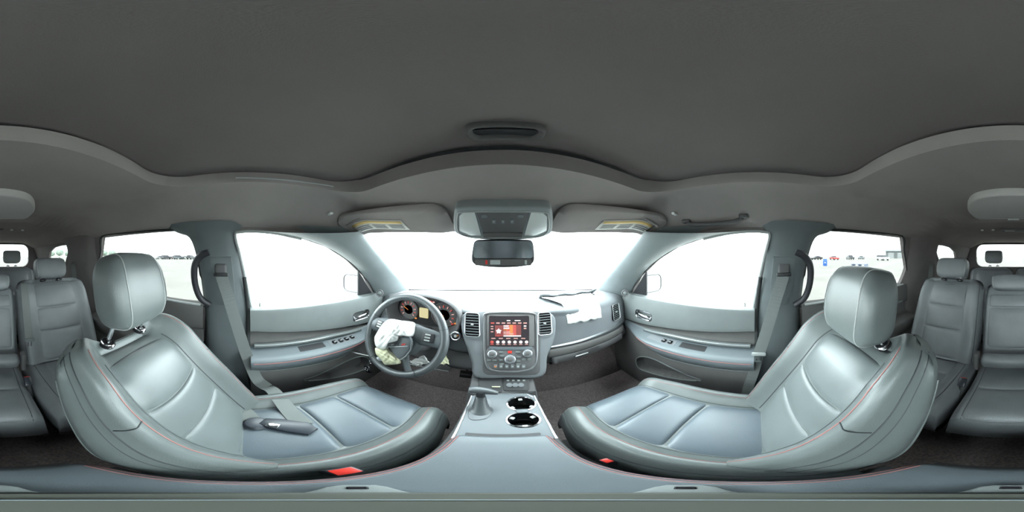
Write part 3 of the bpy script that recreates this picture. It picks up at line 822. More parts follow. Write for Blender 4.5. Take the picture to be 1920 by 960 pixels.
# ------------------------------------------------------------------ dashboard
DASH = empty('dashboard', (0, .85, -.60), 'wide grey dashboard with centre touchscreen, round vents and burst passenger airbag panel', 'dashboard')
ST = {  # x : (y, z) profile from windshield base over the pad, down the face and under
 -.80: ((1.04,-.285),(.98,-.275),(.90,-.285),(.865,-.33),(.85,-.40),(.84,-.47),(.82,-.56),(.98,-.62)),
 -.62: ((1.13,-.280),(.98,-.262),(.84,-.278),(.82,-.32),(.81,-.40),(.75,-.47),(.73,-.57),(.95,-.62)),
 -.37: ((1.21,-.278),(.98,-.255),(.86,-.268),(.85,-.33),(.84,-.41),(.72,-.47),(.68,-.57),(.92,-.62)),
 -.27: ((1.235,-.278),(.98,-.254),(.84,-.264),(.82,-.32),(.80,-.40),(.70,-.465),(.66,-.56),(.91,-.61)),
 -.17: ((1.25,-.278),(.98,-.252),(.745,-.258),(.725,-.295),(.71,-.37),(.67,-.46),(.64,-.55),(.90,-.60)),
  .00: ((1.26,-.278),(.98,-.250),(.735,-.255),(.72,-.29),(.70,-.36),(.66,-.45),(.64,-.53),(.90,-.58)),
  .17: ((1.25,-.278),(.98,-.252),(.738,-.258),(.718,-.292),(.70,-.37),(.675,-.45),(.665,-.535),(.90,-.58)),
  .37: ((1.21,-.278),(.98,-.255),(.752,-.268),(.722,-.305),(.706,-.38),(.692,-.455),(.70,-.55),(.92,-.60)),
  .62: ((1.13,-.280),(.98,-.262),(.815,-.278),(.775,-.32),(.76,-.39),(.748,-.465),(.745,-.555),(.95,-.60)),
  .80: ((1.04,-.285),(.98,-.275),(.90,-.285),(.865,-.33),(.85,-.40),(.84,-.47),(.82,-.56),(.98,-.62)),
}
xs = sorted(ST)
def dashpt(x, q):
    ys = [(k, sinterp([(i, p[0]) for i, p in enumerate(ST[k])], q)) for k in xs]
    zs = [(k, sinterp([(i, p[1]) for i, p in enumerate(ST[k])], q)) for k in xs]
    return Vector((x, sinterp(ys, x), sinterp(zs, x)))
NXD = 72
def dashgrid(q0, q1, n, x0=-.79, x1=.79, lift=0):
    return [[dashpt(lerp(x0, x1, i / NXD), lerp(q0, q1, j / n)) for i in range(NXD + 1)] for j in range(n + 1)]
m = MB(); m.grid(dashgrid(0, 5, 50)); m.build('dash_pad', K['dash'], DASH, smooth=60, solid=.006)
m = MB(); m.grid(dashgrid(5, 7, 20)); m.build('lower_panel', K['dashlow'], DASH, smooth=60, solid=.006)
m = MB(); m.tube([dashpt(lerp(-.66, .66, k / 40), .18) + Vector((0, 0, .004)) for k in range(41)], .005, 6); m.build('defrost_slot', K['black'], DASH)

SN = Vector((0, -.854, .520)); SO = Vector((0, .70, -.265))
def SP(u, v, lift=0.0): return onplane(u, v, SO + SN * lift, SN)
def rr_px(u0, v0, u1, v1, r, n=5): return [(a, b) for a, b in rrect((u0 + u1) / 2, (v0 + v1) / 2, u1 - u0, v1 - v0, r, n)]
def px_plate(m, px, lift, th, bev=0.0, P=SP, n=SN): m.plate([P(u, v, lift) for u, v in px], n, th, bev); return m
m = MB(); px_plate(m, [(p.x, p.y) for p in cr([Vector((a, b, 0)) for a, b in ((866,590),(905,582),(960,581),(1012,582),(1038,590),(1043,612),(1038,642),(1027,668),(1018,706),(955,709),(892,708),(884,682),(876,656),(867,628))], 4, True)], 0.0, .09, .010)
STK = m.build('centre_stack', K['dash'], DASH, smooth=60)
m = MB(); px_plate(m, rr_px(905, 584, 1013, 703, 12), .004, .012, .003); m.build('stack_surround', K['dashlow'], STK)
ring = [SP(u, v, .0075) for u, v in [(p.x, p.y) for p in cr([Vector((a, b, 0)) for a, b in ((912,588),(955,586),(1000,588),(1006,600),(1007,640),(1006,672),(998,690),(978,696),(956,697),(932,696),(916,690),(910,672),(908,640),(908,600))], 4, True)]]
m = MB(); m.tube(ring, .0042, 8, closed=True, up=SN, flat=.6); m.build('bright_bezel', K['silver'], STK)
m = MB(); px_plate(m, rr_px(913, 589, 1002, 650, 5), .007, .006, .001); m.build('screen_surround', K['doorlow'], STK)
m = MB(); px_plate(m, rr_px(917, 592, 992, 649, 3), .0088, .003); SCR = m.build('touchscreen', K['screen'], STK)
def scr(px, mt, nm, lift=.0096): 
    m = MB(); px_plate(m, px, lift, .0006); return m.build(nm, K[mt], SCR)
def quad(u0, v0, u1, v1): return [(u0, v0), (u1, v0), (u1, v1), (u0, v1)]
# red artwork area built of narrow bands from dark to orange
for k in range(12):
    a = 943 + k * 3.1; mt = ('e_dred', 'e_dred', 'e_red', 'e_red', 'e_orange', 'e_orange', 'e_red', 'e_red', 'e_dred', 'e_dred', 'e_dred', 'e_dred')[k]
    if k < 11: scr(quad(a, 609, a + 3.1, 631), mt, 'screen_artwork', .0092)
scr(quad(928, 610, 943, 631), 'e_dred', 'screen_artwork', .0092)
scr([(935 + 6.0 * (1 if k % 2 == 0 else .62) * math.cos(R(36 * k - 90)), 621 + 5.6 * (1 if k % 2 == 0 else .62) * math.sin(R(36 * k - 90))) for k in range(10)], 'e_white', 'screen_emblem')
for (u0, v0, u1, v1, mt) in ((944,610,954,612.6,'e_white'),(944,614,955,616.6,'e_white'),(944,617.6,952,619.4,'e_orange'),(944,621.5,956,624,'e_pink'),(944,625,963,627,'e_pink'),(944,628.5,977,631,'e_white'),
        (950,600,957,602,'e_white'),(965,600,976,602,'e_white'),(920,611,925,613,'e_pink'),(920,615.5,925,617.5,'e_pink'),(920,621,925,623,'e_pink'),(982,610,987,612.6,'e_white'),(982,614.5,987,617,'e_pink'),(931,629,938,630.4,'e_red')):
    scr(quad(u0, v0, u1, v1), mt, 'screen_text')
for k in range(7): scr(rr_px(920 + 10.2 * k, 604.5, 927 + 10.2 * k, 607, .8, 2), 'e_red' if k == 0 else 'e_pink', 'screen_tab')
for k in range(5): scr(quad(921 + 14 * k, 633.6, 929 + 14 * k, 635.4), 'e_pink', 'screen_text')
for k in range(7):
    c = 922.5 + 10.8 * k
    scr([(c + 3.4 * math.cos(R(a)), 641.3 + 2.9 * math.sin(R(a))) for a in range(0, 360, 30)], 'e_red' if k == 0 else 'e_white', 'screen_icon')
    scr(quad(c - 3, 645, c + 3, 646.4), 'e_red' if k == 0 else 'e_pink', 'screen_text')
# climate panel
m = MB(); px_plate(m, rr_px(911, 651, 1004, 693, 10), .0085, .006, .002); HV = m.build('climate_panel', K['dashlow'], STK)
m = MB(); px_plate(m, rr_px(917, 650, 998, 656, 2), .0100, .003, .001); m.build('climate_brow', K['console'], HV)
def disc(nm, u, v, r, mt, lift, h, parent, r2=None):
    c = SP(u, v, lift); m = MB(); m.lathe(c, SN, [(r, 0), (r, h * .8), ((r2 or r * .9), h)], 28); return m.build(nm, K[mt], parent)
for (u, v, r) in ((923, 664, .0175), (989, 663, .0175), (956.5, 674, .020)):
    k0 = disc('knob_bezel', u, v, r, 'silver', .008, .006, HV); disc('knob', u, v, r * .82, 'dash', .012, .014, k0); disc('knob_cap', u, v, r * .5, 'doorlow', .025, .0025, k0)
for (u0, v0, u1, v1) in ((936,659,944,662),(967,659,976,662),(936,666,945,669),(967,668,977,671),(913,674,921,677.5),(923,674,931,677.5),(979,672,986,676),(989,672,996,676),(936,674,943,677),(968,676,976,679),(936,681,945,684),(968,681,977,684)):
    m = MB(); px_plate(m, rr_px(u0, v0, u1, v1, 1, 2), .0105, .004, .0006); m.build('button', K['door'], HV)
m = MB(); px_plate(m, rr_px(952, 658, 960, 662.5, 1, 2), .0105, .004, .0006); m.build('hazard_button', K['red'], HV)
for k in range(6):
    u = 929 + 10.6 * k; v = 686.5 + .035 * (u - 956) ** 2 * -.02
    m = MB(); px_plate(m, rr_px(u - 3.4, 683.6, u + 3.4, 690.5, 1, 2), .0105, .005, .0008); b = m.build('toggle_button', K['dash'], HV)
    m = MB(); px_plate(m, rr_px(u - 1.8, 686.3, u + 1.8, 688.6, .6, 2), .0112, .0006); m.build('toggle_mark', K['e_orange' if k == 0 else 'seal'], b)
# vents ---------------------------------------------------------------
def vent(parent, C, X, Y, w, h, nsl, round_=.012, tilt=0.0, mt='silver', rim=.0022):
    C = Vector(C); X = Vector(X).normalized(); Y = Vector(Y).normalized(); N = X.cross(Y)
    f = lambda a, b, l=0.0: C + X * (a + tilt * b) + Y * b + N * l
    m = MB(); m.tube([f(a, b, .002) for a, b in rrect(0, 0, w, h, round_, 5)], rim, 8, closed=True); V = m.build('air_vent', K[mt], parent)
    m = MB(); m.plate([f(a, b, -.0025) for a, b in rrect(0, 0, w * .98, h * .98, round_, 5)], N, .004); m.build('vent_cavity', K['frit'], V)
    for k in range(nsl):
        b = lerp(-.40, .40, k / (nsl - 1)) * h
        m = MB(); m.tube([f(-w * .44, b, .0015), f(w * .44, b, .0015)], .0012, 6, flat=.9, up=N); m.build('slat', K['slat'], V)
    m = MB(); m.box(f(0, 0, .003), (.012, .008, .008), .002); m.build('vane_knob', K['silver'], V)
SY = Vector((0, .52, .854))
cl = SP(885.5, 609, .004); w = (SP(899, 609) - SP(872, 609)).length; h = (SP(885, 588) - SP(885, 632)).length
vent(DASH, cl, (1, 0, 0), SY, w, h, 8, tilt=-.10)
cr_ = SP(1021, 607, .004); vent(DASH, cr_, (1, 0, 0), SY, (SP(1034, 609) - SP(1009, 609)).length, (SP(1021, 587) - SP(1021, 628)).length, 8, tilt=.10)
for s in (-1, 1):
    c = dashpt(s * .645, 3.55) + Vector((-s * .010, -.018, .006))
    X = Vector((1, .32 * s, 0)); vent(DASH, c, X, (0, .28, 1), .072, .098, 8, tilt=.12 * s)
# start button
c = at(854, 630, y=.665); m = MB(); N_ = Vector((.1, -.95, .3))
m.lathe(c, N_, [(.022, -.01), (.022, .003), (.019, .006), (.016, .003)], 28); SB = m.build('start_button_ring', K['silver'], DASH)
m = MB(); m.lathe(c, N_, [(.0155, -.004), (.0155, .003), (.013, .005)], 28); m.build('start_button', K['black'], SB)
m = MB(); m.lathe(c + N_ * .005, N_, [(.007, 0), (.006, .001)], 16); m.build('start_button_mark', K['seal'], SB)
m = MB(); m.box(c + N_ * .005 + Vector((.010, 0, .004)), (.003, .001, .006)); m.build('start_button_lamp', K['e_orange'], SB)
# instrument cluster --------------------------------------------------
IC = Vector((-.385, .70, -.302)); IY = -.030
def arch(y, sx, up, dn, dz=0.0, n=56, p=2.6):
    out = []
    for k in range(n):
        a = 2 * math.pi * k / n; e = 2 / p; ca, sa = math.cos(a), math.sin(a)
        out.append(Vector((IC.x + sx * math.copysign(abs(ca) ** e, ca), y + (IY if y < .9 else 0), IC.z + dz + (up if sa > 0 else dn) * math.copysign(abs(sa) ** e, sa))))
    return out
m = MB(); m.grid([arch(1.02, .14, .02, .06, .02), arch(.93, .175, .075, .09, .0), arch(.82, .20, .108, .105, .0), arch(.735, .21, .118, .11, 0), arch(.712, .208, .116, .108, 0), arch(.706, .200, .108, .10, 0), arch(.715, .192, .098, .094, 0), arch(.80, .178, .082, .085, 0)], cu=True)
CLU = m.build('cluster_hood', K['dashlow'], DASH, smooth=60)
m = MB(); m.plate(arch(.795, .182, .086, .088), (0, -1, 0), .01); m.build('cluster_face', K['black'], CLU)
for k, (dx, rad) in enumerate(((-.108, .056), (.100, .062))):
    c = Vector((IC.x + dx, .788 + IY, IC.z - .006))
    m = MB(); m.lathe(c, (0, -1, 0), [(rad + .006, -.006), (rad + .006, .002), (rad + .002, .004), (rad, .0)], 40); DI = m.build('gauge_ring', K['doorlow'], CLU)
    m = MB(); m.lathe(c, (0, -1, 0), [(rad, -.002), (rad * .5, .0)], 40); m.build('gauge_dial', K['black'], DI)
    for j in range(11):
        a = R(220 - j * 26); e = Vector((math.cos(a), 0, math.sin(a))); q = c + e * rad * .78 + Vector((0, -.003, 0))
        m = MB(); m.tube([q - e * .006, q + e * .006], .0022, 4); m.build('gauge_mark', K['e_red' if j % 2 else 'e_pink'], DI)
    a = R(215 if k else 150); e = Vector((math.cos(a), 0, math.sin(a))); m = MB(); m.tube([c + Vector((0, -.004, 0)), c + e * rad * .6 + Vector((0, -.004, 0))], .0016, 4); m.build('needle', K['e_orange'], DI)
m = MB(); m.plate([Vector((IC.x + a, .786 + IY, IC.z + b)) for a, b in rrect(-.012, -.01, .052, .058, .005, 3)], (0, -1, 0), .003); m.build('cluster_display', K['e_amber'], CLU)
for k, (dx, dz, mt) in enumerate(((.03, .062, 'e_red'), (.045, .06, 'e_pink'), (.014, .062, 'e_pink'), (.145, -.05, 'e_red'), (.16, -.045, 'e_orange'), (-.06, -.05, 'e_orange'))):
    m = MB(); m.plate([Vector((IC.x + dx + a, .785 + IY, IC.z + dz + b)) for a, b in rrect(0, 0, .012, .008, .002, 2)], (0, -1, 0), .002); m.build('warning_lamp', K[mt], CLU)
# passenger trim strip and glove box -----------------------------------
path = [dashpt(lerp(.185, .70, k / 24), 4.93) + Vector((0, -.006, .004 + .012 * sst(.18, .7, lerp(.185, .70, k / 24)))) for k in range(25)]
m = MB(); m.tube(path, [.004 + .003 * sst(0, .2, k / 24) for k in range(25)], 8); m.build('bright_strip', K['silver'], DASH)
m = MB(); m.grid([[dashpt(lerp(.18, .70, k / 24), q) + Vector((0, -d, 0)) for k in range(25)] for q, d in ((5.0, .012), (5.1, .018), (5.3, .016), (5.45, .006))]); m.build('gloss_strip', K['doorlow'], DASH, solid=.004, smooth=60)
rows = [[dashpt(lerp(.20, .66, k / 24), q) + Vector((0, -d, 0)) for k in range(25)] for q, d in ((5.42, .004), (5.47, .012), (5.8, .014), (6.1, .012), (6.2, .002))]
m = MB(); m.grid(rows); GB = m.build('glove_box', K['dashlow'], DASH, solid=.004, smooth=60)
m = MB(); m.tube([dashpt(x, 5.62) + Vector((0, -.019, 0)) for x in (.315, .34, .37, .385)], .0035, 8); m.build('glove_box_handle', K['silver'], GB)

# burst passenger airbag panel and cloth
fl = MB(); rows = []
for j in range(5):
    row = []
    for i in range(17):
        x = lerp(.205, .565, i / 16); t = j / 4
        row.append(Vector((x, lerp(.925, .868, t) - .02 * math.sin(math.pi * i / 16) * t, lerp(-.252, -.214, t) + .004 * math.sin(i * 1.3) * t)))
    rows.append(row)
fl.grid(rows); fl.build('torn_airbag_flap', K['dash'], DASH, solid=.006, smooth=60)
gp = MB(); gp.plate([Vector((a, b, -.2490)) for a, b in cr([(.215, .905, 0), (.245, .83, 0), (.30, .80, 0), (.45, .80, 0), (.52, .83, 0), (.56, .90, 0)], 4)] if False else [Vector((p.x, p.y, -.2505)) for p in cr([(.205, .90, 0), (.235, .835, 0), (.30, .79, 0), (.45, .79, 0), (.52, .83, 0), (.57, .90, 0)], 4)], (0, 0, 1), .006)
gp.build('airbag_opening', K['frit'], DASH)
random.seed(4)
cl_ = MB(); rows = []
prof = [(.915, -.243), (.875, -.236), (.83, -.231), (.785, -.233), (.752, -.243), (.728, -.272), (.712, -.305), (.702, -.338)]
edges = [(.235, .50), (.215, .515), (.222, .505), (.262, .497), (.285, .495), (.291, .492), (.293, .490), (.296, .488)]
profS = cr([(a, b, 0) for a, b in prof], 4); edS = cr([(a, b, 0) for a, b in edges], 4)
for j, (p, e) in enumerate(zip(profS, edS)):
    row = []
    for i in range(29):
        x = lerp(e.x, e.y, i / 28); wv = .0022 * math.sin(i * .55 + j * .35) + .0012 * math.sin(i * 1.3 - j * .6)
        row.append(Vector((x + .0015 * math.sin(j * .8 + i), p.x - abs(wv) - (.006 * math.sin(i * .7) if j == len(profS) - 1 else 0) * .0, p.y + wv + (.003 * math.sin(i * .8) if j > len(profS) - 3 else 0))))
    rows.append(row)
cl_.grid(rows); o = cl_.build('passenger_airbag', K['cloth'], smooth=80, solid=.003)
tag(o, "deflated white airbag cloth hanging out of the passenger's dash top", 'airbag')

# ------------------------------------------------------------------ steering wheel
WT_ = Vector((0, .423, .906)); WN = Vector((0, -.906, .423)); WC = Vector((-.381, .538, -.350)); WX = Vector((1, 0, 0))
def WP(u, v, lift=0.0): return onplane(u, v, WC + WN * lift, WN)
SW = empty('steering_wheel', (WC.x, WC.y, WC.z - .187), 'leather steering wheel with burst airbag cover and white cloth spilling out', 'steering wheel')
RW = .180
pts = [WC + WX * (RW * math.cos(a)) + WT_ * (RW * math.sin(a)) for a in [2 * math.pi * k / 72 for k in range(72)]]
rad = [.0155 + .002 * (abs(math.cos(2 * math.pi * k / 72)) ** 6) for k in range(72)]
m = MB(); m.tube(pts, rad, 14, closed=True); RIM = m.build('rim', K['wheel'], SW, smooth=80)
for a in (20, 160, 235, 305):
    a = R(a); c = WC + WX * (RW * math.cos(a)) + WT_ * (RW * math.sin(a)); t = -WX * math.sin(a) + WT_ * math.cos(a)
    m = MB(); m.lathe(c - t * .0015, t, [(.0172, 0), (.0172, .003)], 16); m.build('rim_seam', K['seam'], RIM)
wp2 = lambda a, b, l=0.0: WC + WX * a + WT_ * b + WN * l
m = MB(); m.plate([wp2(p.x, p.y, .004) for p in cr([(-.085,.035,0),(-.05,.062,0),(.05,.062,0),(.085,.035,0),(.082,-.02,0),(.055,-.075,0),(0,-.09,0),(-.055,-.075,0),(-.082,-.02,0)], 5, True)], WN, .055, .012, 3)
HUB = m.build('hub', K['wheelhub'], SW, smooth=60)
def spoke(pts, w0, w1, nm='spoke', mt='wheelhub'):
    P = [wp2(a, b, l) for a, b, l in pts]; n = len(P)
    m = MB(); m.tube(cr(P, 5), [lerp(w0, w1, k / ((n - 1) * 5)) for k in range((n - 1) * 5 + 1)], 10, up=WN, flat=.42); return m.build(nm, K[mt], SW, smooth=70)
for s in (-1, 1):
    sp = spoke([(s * .06, .02, -.008), (s * .12, .018, -.004), (s * .178, .012, 0)], .042, .032)
    m = MB(); m.box(wp2(s * .118, .02, .012), (.05, .012, .04), .005, 2, Matrix((WX, -WN, WT_)).transposed().to_3x3()); SWB = m.build('spoke_switch', K['black'], sp)
    for k in range(3):
        m = MB(); m.box(wp2(s * .118, .032 - .012 * k, .019), (.022, .003, .006), .001, 1, Matrix((WX, -WN, WT_)).transposed().to_3x3()); m.build('switch_mark', K['seal'], SWB)
    spoke([(s * .030, -.06, -.006), (s * .052, -.12, -.003), (s * .085, -.165, 0)], .017, .014, mt='silver' if s < 0 else 'wheelhub')
# flap of the airbag cover, pushed forward and hanging
m = MB(); m.plate([WP(u, v, .034) for u, v in [(p.x, p.y) for p in cr([(724,645,0),(733,640,0),(744,639,0),(750,632,0),(758,629,0),(767,631,0),(771,642,0),(768,655,0),(758,668,0),(748,673,0),(741,668,0),(733,657,0)], 4, True)]], WN, .014, .004, 2)
FLP = m.build('airbag_cover_flap', K['wheelhub'], SW, smooth=60)
ex = (WP(762, 646, .036) - WP(732, 647, .036)).normalized(); ey = WN.cross(ex)
m = MB(); m.tube([WP(728, 650.5, .0345), WP(764, 649, .0345)], .0012, 6); m.build('emblem_groove', K['silver'], FLP)
text('emblem_lettering', 'DODGE', .0105, K['chrome'], FLP, WP(741, 646.6, .0365), ex, ey)
for k in range(2):
    c = WP(754.5 + 3.6 * k, 646.0, .0362); m = MB(); m.plate([c + ex * a + ey * b for a, b in ((-.006, -.004), (-.001, -.004), (.005, .004), (0, .004))], WN, .0012); m.build('emblem_slash', K['red'], FLP)
m = MB(); m.tube([WP(u, v, .036) for u, v in ((772, 640), (770, 656), (761, 668), (750, 675))], .003, 6); m.build('cover_edge_strip', K['silver'], HUB)
def lump(px, lift0, hgt, seed, nr=10, amp=.008):
    L = [(p.x, p.y) for p in cr([(a, b, 0) for a, b in px], 5, True)]; cu = sum(a for a, b in L) / len(L); cv = sum(b for a, b in L) / len(L)
    rnd = random.Random(seed); ph = [rnd.uniform(0, 6.28) for _ in range(8)]
    rows = []
    for k in range(1, nr + 1):
        t = k / nr; row = []
        for i, (u, v) in enumerate(L):
            uu, vv = lerp(cu, u, t), lerp(cv, v, t)
            h = hgt * math.sqrt(max(0, 1 - t ** 3)); a = 2 * math.pi * i / len(L)
            h += amp * (1 - .5 * t) * (math.sin(.30 * uu + .11 * vv + ph[0]) + .8 * math.sin(.21 * vv - .34 * uu + ph[1]) + .5 * math.sin(.62 * uu + .55 * vv + ph[2]) + .35 * math.sin(.9 * vv - .5 * uu + ph[3]))
            row.append(WP(uu, vv, lift0 + h))
        rows.append(row)
    m = MB(); m.grid(rows, cu=True); n = len(L); c = len(m.v); m.v.append(WP(cu, cv, lift0 + hgt))
    for i in range(n): m.f.append((i, (i + 1) % n, c))
    back = [p.copy() for p in rows[-1]]; o = len(m.v); m.v += [WC + (p - WC) * 1.0 - WN * .02 for p in back]
    for i in range(n): j = (i + 1) % n; m.f.append(((nr - 1) * n + i, (nr - 1) * n + j, o + j, o + i))
    m.f.append(tuple(o + i for i in range(n)))
    return m
lump([(706,625),(714,612),(722,603),(733,598),(752,601),(772,604),(774,614),(771,630),(757,630),(748,631),(744,640),(726,645),(722,655),(712,656),(704,648),(702,634)], .022, .042, 3, 14, .0042).build('airbag_cloth', K['cloth'], SW, smooth=70)
lump([(704,652),(716,655),(724,654),(734,664),(746,674),(746,682),(734,684),(722,684),(714,674),(705,664)], .012, .026, 8, 10, .004).build('airbag_cloth', K['clothold'], SW, smooth=70)

# steering column, stalks, loose debris under the wheel
COL_ = empty('steering_column', (-.372, .68, -.56), 'dark plastic steering column shroud with stalks behind the wheel', 'steering column')
m = MB(); rows = []
for t, sx, sz in ((.03, .052, .055), (.06, .060, .064), (.12, .064, .068), (.20, .066, .07), (.26, .068, .072)):
    c = WC - WN * t - WT_ * .012
    rows.append([c + WX * (sx * math.copysign(abs(math.cos(a)) ** .7, math.cos(a))) + WT_ * (sz * math.copysign(abs(math.sin(a)) ** .7, math.sin(a))) for a in [2 * math.pi * k / 32 for k in range(32)]])
m.grid(rows, cu=True, capu=True); m.build('shroud', K['dashlow'], COL_, smooth=60)
for s in (-1, 1):
    p0 = WC - WN * .055 + WX * s * .05
    m = MB(); m.tube([p0, p0 + WX * s * .05 - WT_ * .004, p0 + WX * s * .10 - WT_ * .012, p0 + WX * s * .125 - WT_ * .016], [.008, .008, .012, .011], 10, flat=.8); stk = m.build('stalk', K['black'], COL_, smooth=60)
    m = MB(); m.box(p0 + WX * s * .11 - WT_ * .013, (.022, .02, .012), .003); m.build('stalk_cap', K['seal'], stk)

def rod(name, pts, r, mt, label, cat):
    m = MB(); m.tube(pts, r, 8); o = m.build(name, K[mt]); return tag(o, label, cat)
rod('loose_trim_rod', [at(656, 659, y=.50), at(690, 667, y=.50), at(722, 674, y=.51), at(735, 677, y=.53)], .0028, 'seal', 'thin pale rod poking out past the lower rim of the steering wheel', 'rod')
kb = empty('key_fob', at(690, 700, y=.50), 'small dark key fob hanging on a ring below the steering wheel', 'key fob')
c = at(690, 692, y=.50)
m = MB(); m.box(c, (.034, .012, .046), .005, 3, Matrix.Rotation(R(-25), 3, 'Y').to_3x3()); m.build('fob_body', K['gloss'], kb)
for k in range(4):
    m = MB(); m.box(c + Vector((-.007 + .014 * (k % 2) - .004 * (k // 2), -.0075, .008 - .014 * (k // 2))), (.008, .002, .006), .001, 1); m.build('fob_button', K['seal'], kb)
m = MB(); cc_ = at(696, 676.5, y=.50); m.tube([cc_ + Vector((.010 * math.cos(a), .003 * math.sin(a), .017 * math.sin(a))) for a in [2 * math.pi * k / 20 for k in range(20)]], .0014, 6, closed=True); m.build('key_ring', K['chrome'], kb)
# knee airbag cloth and snapped panel below the column
def rag(name, quadpx, y, mt, label, cat, seed, dz=.0035):
    rnd = random.Random(seed); a, b, c, d = [at(u, v, y=yy) for (u, v), yy in zip(quadpx, y)]
    rows = []
    for j in range(11):
        row = []
        for i in range(15):
            p = a.lerp(b, i / 14).lerp(d.lerp(c, i / 14), j / 10)
            p += Vector((0, -dz * abs(math.sin(i * .8 + j * .5 + seed)), dz * math.sin(i * 1.1 - j * .9 + seed) + .0015 * math.sin(i * 2.1)))
            row.append(p)
        rows.append(row)
    m = MB(); m.grid(rows); o = m.build(name, K[mt], smooth=80, solid=.003); return tag(o, label, cat)
rag('knee_airbag_cloth', ((768,678),(796,666),(806,680),(782,686)), (.63,.65,.60,.60), 'cloth', 'crumpled white airbag cloth under the steering column', 'airbag', 2)
rag('knee_airbag_cloth', ((826,668),(838,668),(843,682),(818,683)), (.64,.65,.61,.60), 'clothold', 'small yellowed scrap of airbag cloth beside the column panel', 'airbag', 5)
kp = MB(); kp.plate([at(u, v, y=yy) for u, v, yy in ((762, 684, .60), (800, 688, .61), (842, 696, .62), (850, 676, .66), (800, 668, .67))], (0, -.5, .86), .006, .0015)
o = kp.build('snapped_knee_panel', K['dashlow'], smooth=40); tag(o, 'snapped dark knee panel hanging open below the steering column', 'panel')
rod('bright_panel_edge', [at(762, 681, y=.598), at(800, 689, y=.605), at(841, 696, y=.618)], .002, 'seal', 'thin pale wire along the edge of the snapped knee panel', 'wire')
# pedals
for (u, v, y, nm, w_, lb) in ((868, 699, .88, 'brake_pedal', .07, 'wide dark brake pedal in the driver footwell'), (886, 700, .90, 'accelerator_pedal', .045, 'narrow dark accelerator pedal next to the console')):
    c = Vector((-.20 if nm[0] == 'b' else -.115, y, -.80)); root = empty(nm, c + Vector((0, 0, -.1)), lb, 'pedal')
    m = MB(); m.box(c, (w_, .014, .055 if nm[0] == 'b' else .12), .005, 2, Matrix.Rotation(R(-30), 3, 'X').to_3x3()); m.build('pad', K['rubber'], root)
    m = MB(); m.tube([c + Vector((0, .01, .01)), c + Vector((0, .09, .14)), c + Vector((0, .12, .25))], .007, 8); m.build('arm', K['black'], root)
    for k in range(3):
        m = MB(); m.box(c + Vector((0, -.009 - .008 * (k - 1), .015 * (k - 1))), (w_ * .8, .004, .005), .001, 1); m.build('grip_rib', K['dashlow'], root)

# ------------------------------------------------------------------ centre console
CON = empty('centre_console', (0, .25, -.98), 'grey centre console with shifter, two chrome-rimmed cup holders and padded armrest', 'console')
ZP = -.566
rows = []
for y, w, zt in ((-.17, .088, -.60), (-.10, .092, -.60), (.10, .096, -.60), (.262, .104, ZP - .06), (.36, .107, ZP - .06), (.48, .108, ZP - .06), (.505, .108, -.562), (.58, .108, -.515), (.66, .108, -.50), (.80, .11, -.50)):
    rows.append([Vector((-w * 1.01, y, -.985)), Vector((-w * 1.02, y, zt - .16)), Vector((-w * 1.02, y, zt - .02)), Vector((-w * .97, y, zt)), Vector((0, y, zt)), Vector((w * .97, y, zt)), Vector((w * 1.02, y, zt - .02)), Vector((w * 1.02, y, zt - .16)), Vector((w * 1.01, y, -.985))])
m = MB(); m.grid(rows, cu=True, capu=True); m.build('body', K['dashlow'], CON, smooth=35)
PZ = lambda u, v, l=0.0: at(u, v, z=ZP + l)
top = [(886,742),(905,738),(950,737),(990,738),(1001,742),(1014,768),(1028,796),(1040,822),(852,822),(864,796),(876,768)]
CUPS = ((975, 757, .039), (978, 787, .037)); circ = lambda c, r, z=0.0, n=40: [Vector((c.x + r * math.cos(2 * math.pi * k / n), c.y + r * math.sin(2 * math.pi * k / n), c.z + z)) for k in range(n)]
cupc = [(PZ(u, v) + Vector((.004, 0, 0)), r_) for u, v, r_ in CUPS]
dy_ = (cupc[0][0].y - cupc[1][0].y); 
m = MB(); m.plate([PZ(u, v) for u, v in top], (0, 0, 1), .056, holes=[circ(c, r_ - .0005) for c, r_ in cupc]); PLT = m.build('top_plate', K['console'], CON, smooth=40)
for a in (((884,742),(873,768),(861,796),(848,822)), ((1002,742),(1015,768),(1030,796),(1044,822))):
    m = MB(); m.tube([PZ(u, v, .001) for u, v in a], .0028, 8); m.build('bright_edge', K['silver'], PLT)
m = MB(); m.tube([PZ(u, v, .001) for u, v in ((905,739),(950,738),(988,739),(1000,745))], .0018, 8); m.build('bright_edge', K['silver'], PLT)
# cup holders
for c, r_ in cupc:
    m = MB(); m.lathe(c, (0, 0, 1), [(r_ + .0005, .0005), (r_ + .0015, .0025), (r_ - .0015, .003), (r_ - .003, .001)], 40, closed=True); CH = m.build('cup_holder_ring', K['chrome'], PLT)
    m = MB(); m.lathe(c, (0, 0, 1), [(r_ - .001, .001), (r_ - .003, -.046), (r_ - .006, -.050), (.001, -.050)], 40, closed=False); m.f = [q for q in m.f if len(q) == 4]; m.build('cup_holder_well', K['gloss'], CH)
    for k in range(3):
        a = R(90 + 120 * k + (0 if c.y > .40 else 60)); e = Vector((math.cos(a), math.sin(a), 0))
        m = MB(); m.box(c + e * (r_ - .009) + Vector((0, 0, -.008)), (.012, .012, .006), .002, 2, Matrix.Rotation(a, 3, 'Z').to_3x3()); m.build('cup_grip', K['seal'], CH)
c = (cupc[0][0] + cupc[1][0]) / 2 + Vector((0, 0, .002)); m = MB(); m.box(c, (.032, .020, .006), .003); m.build('cup_bridge', K['console'], PLT)
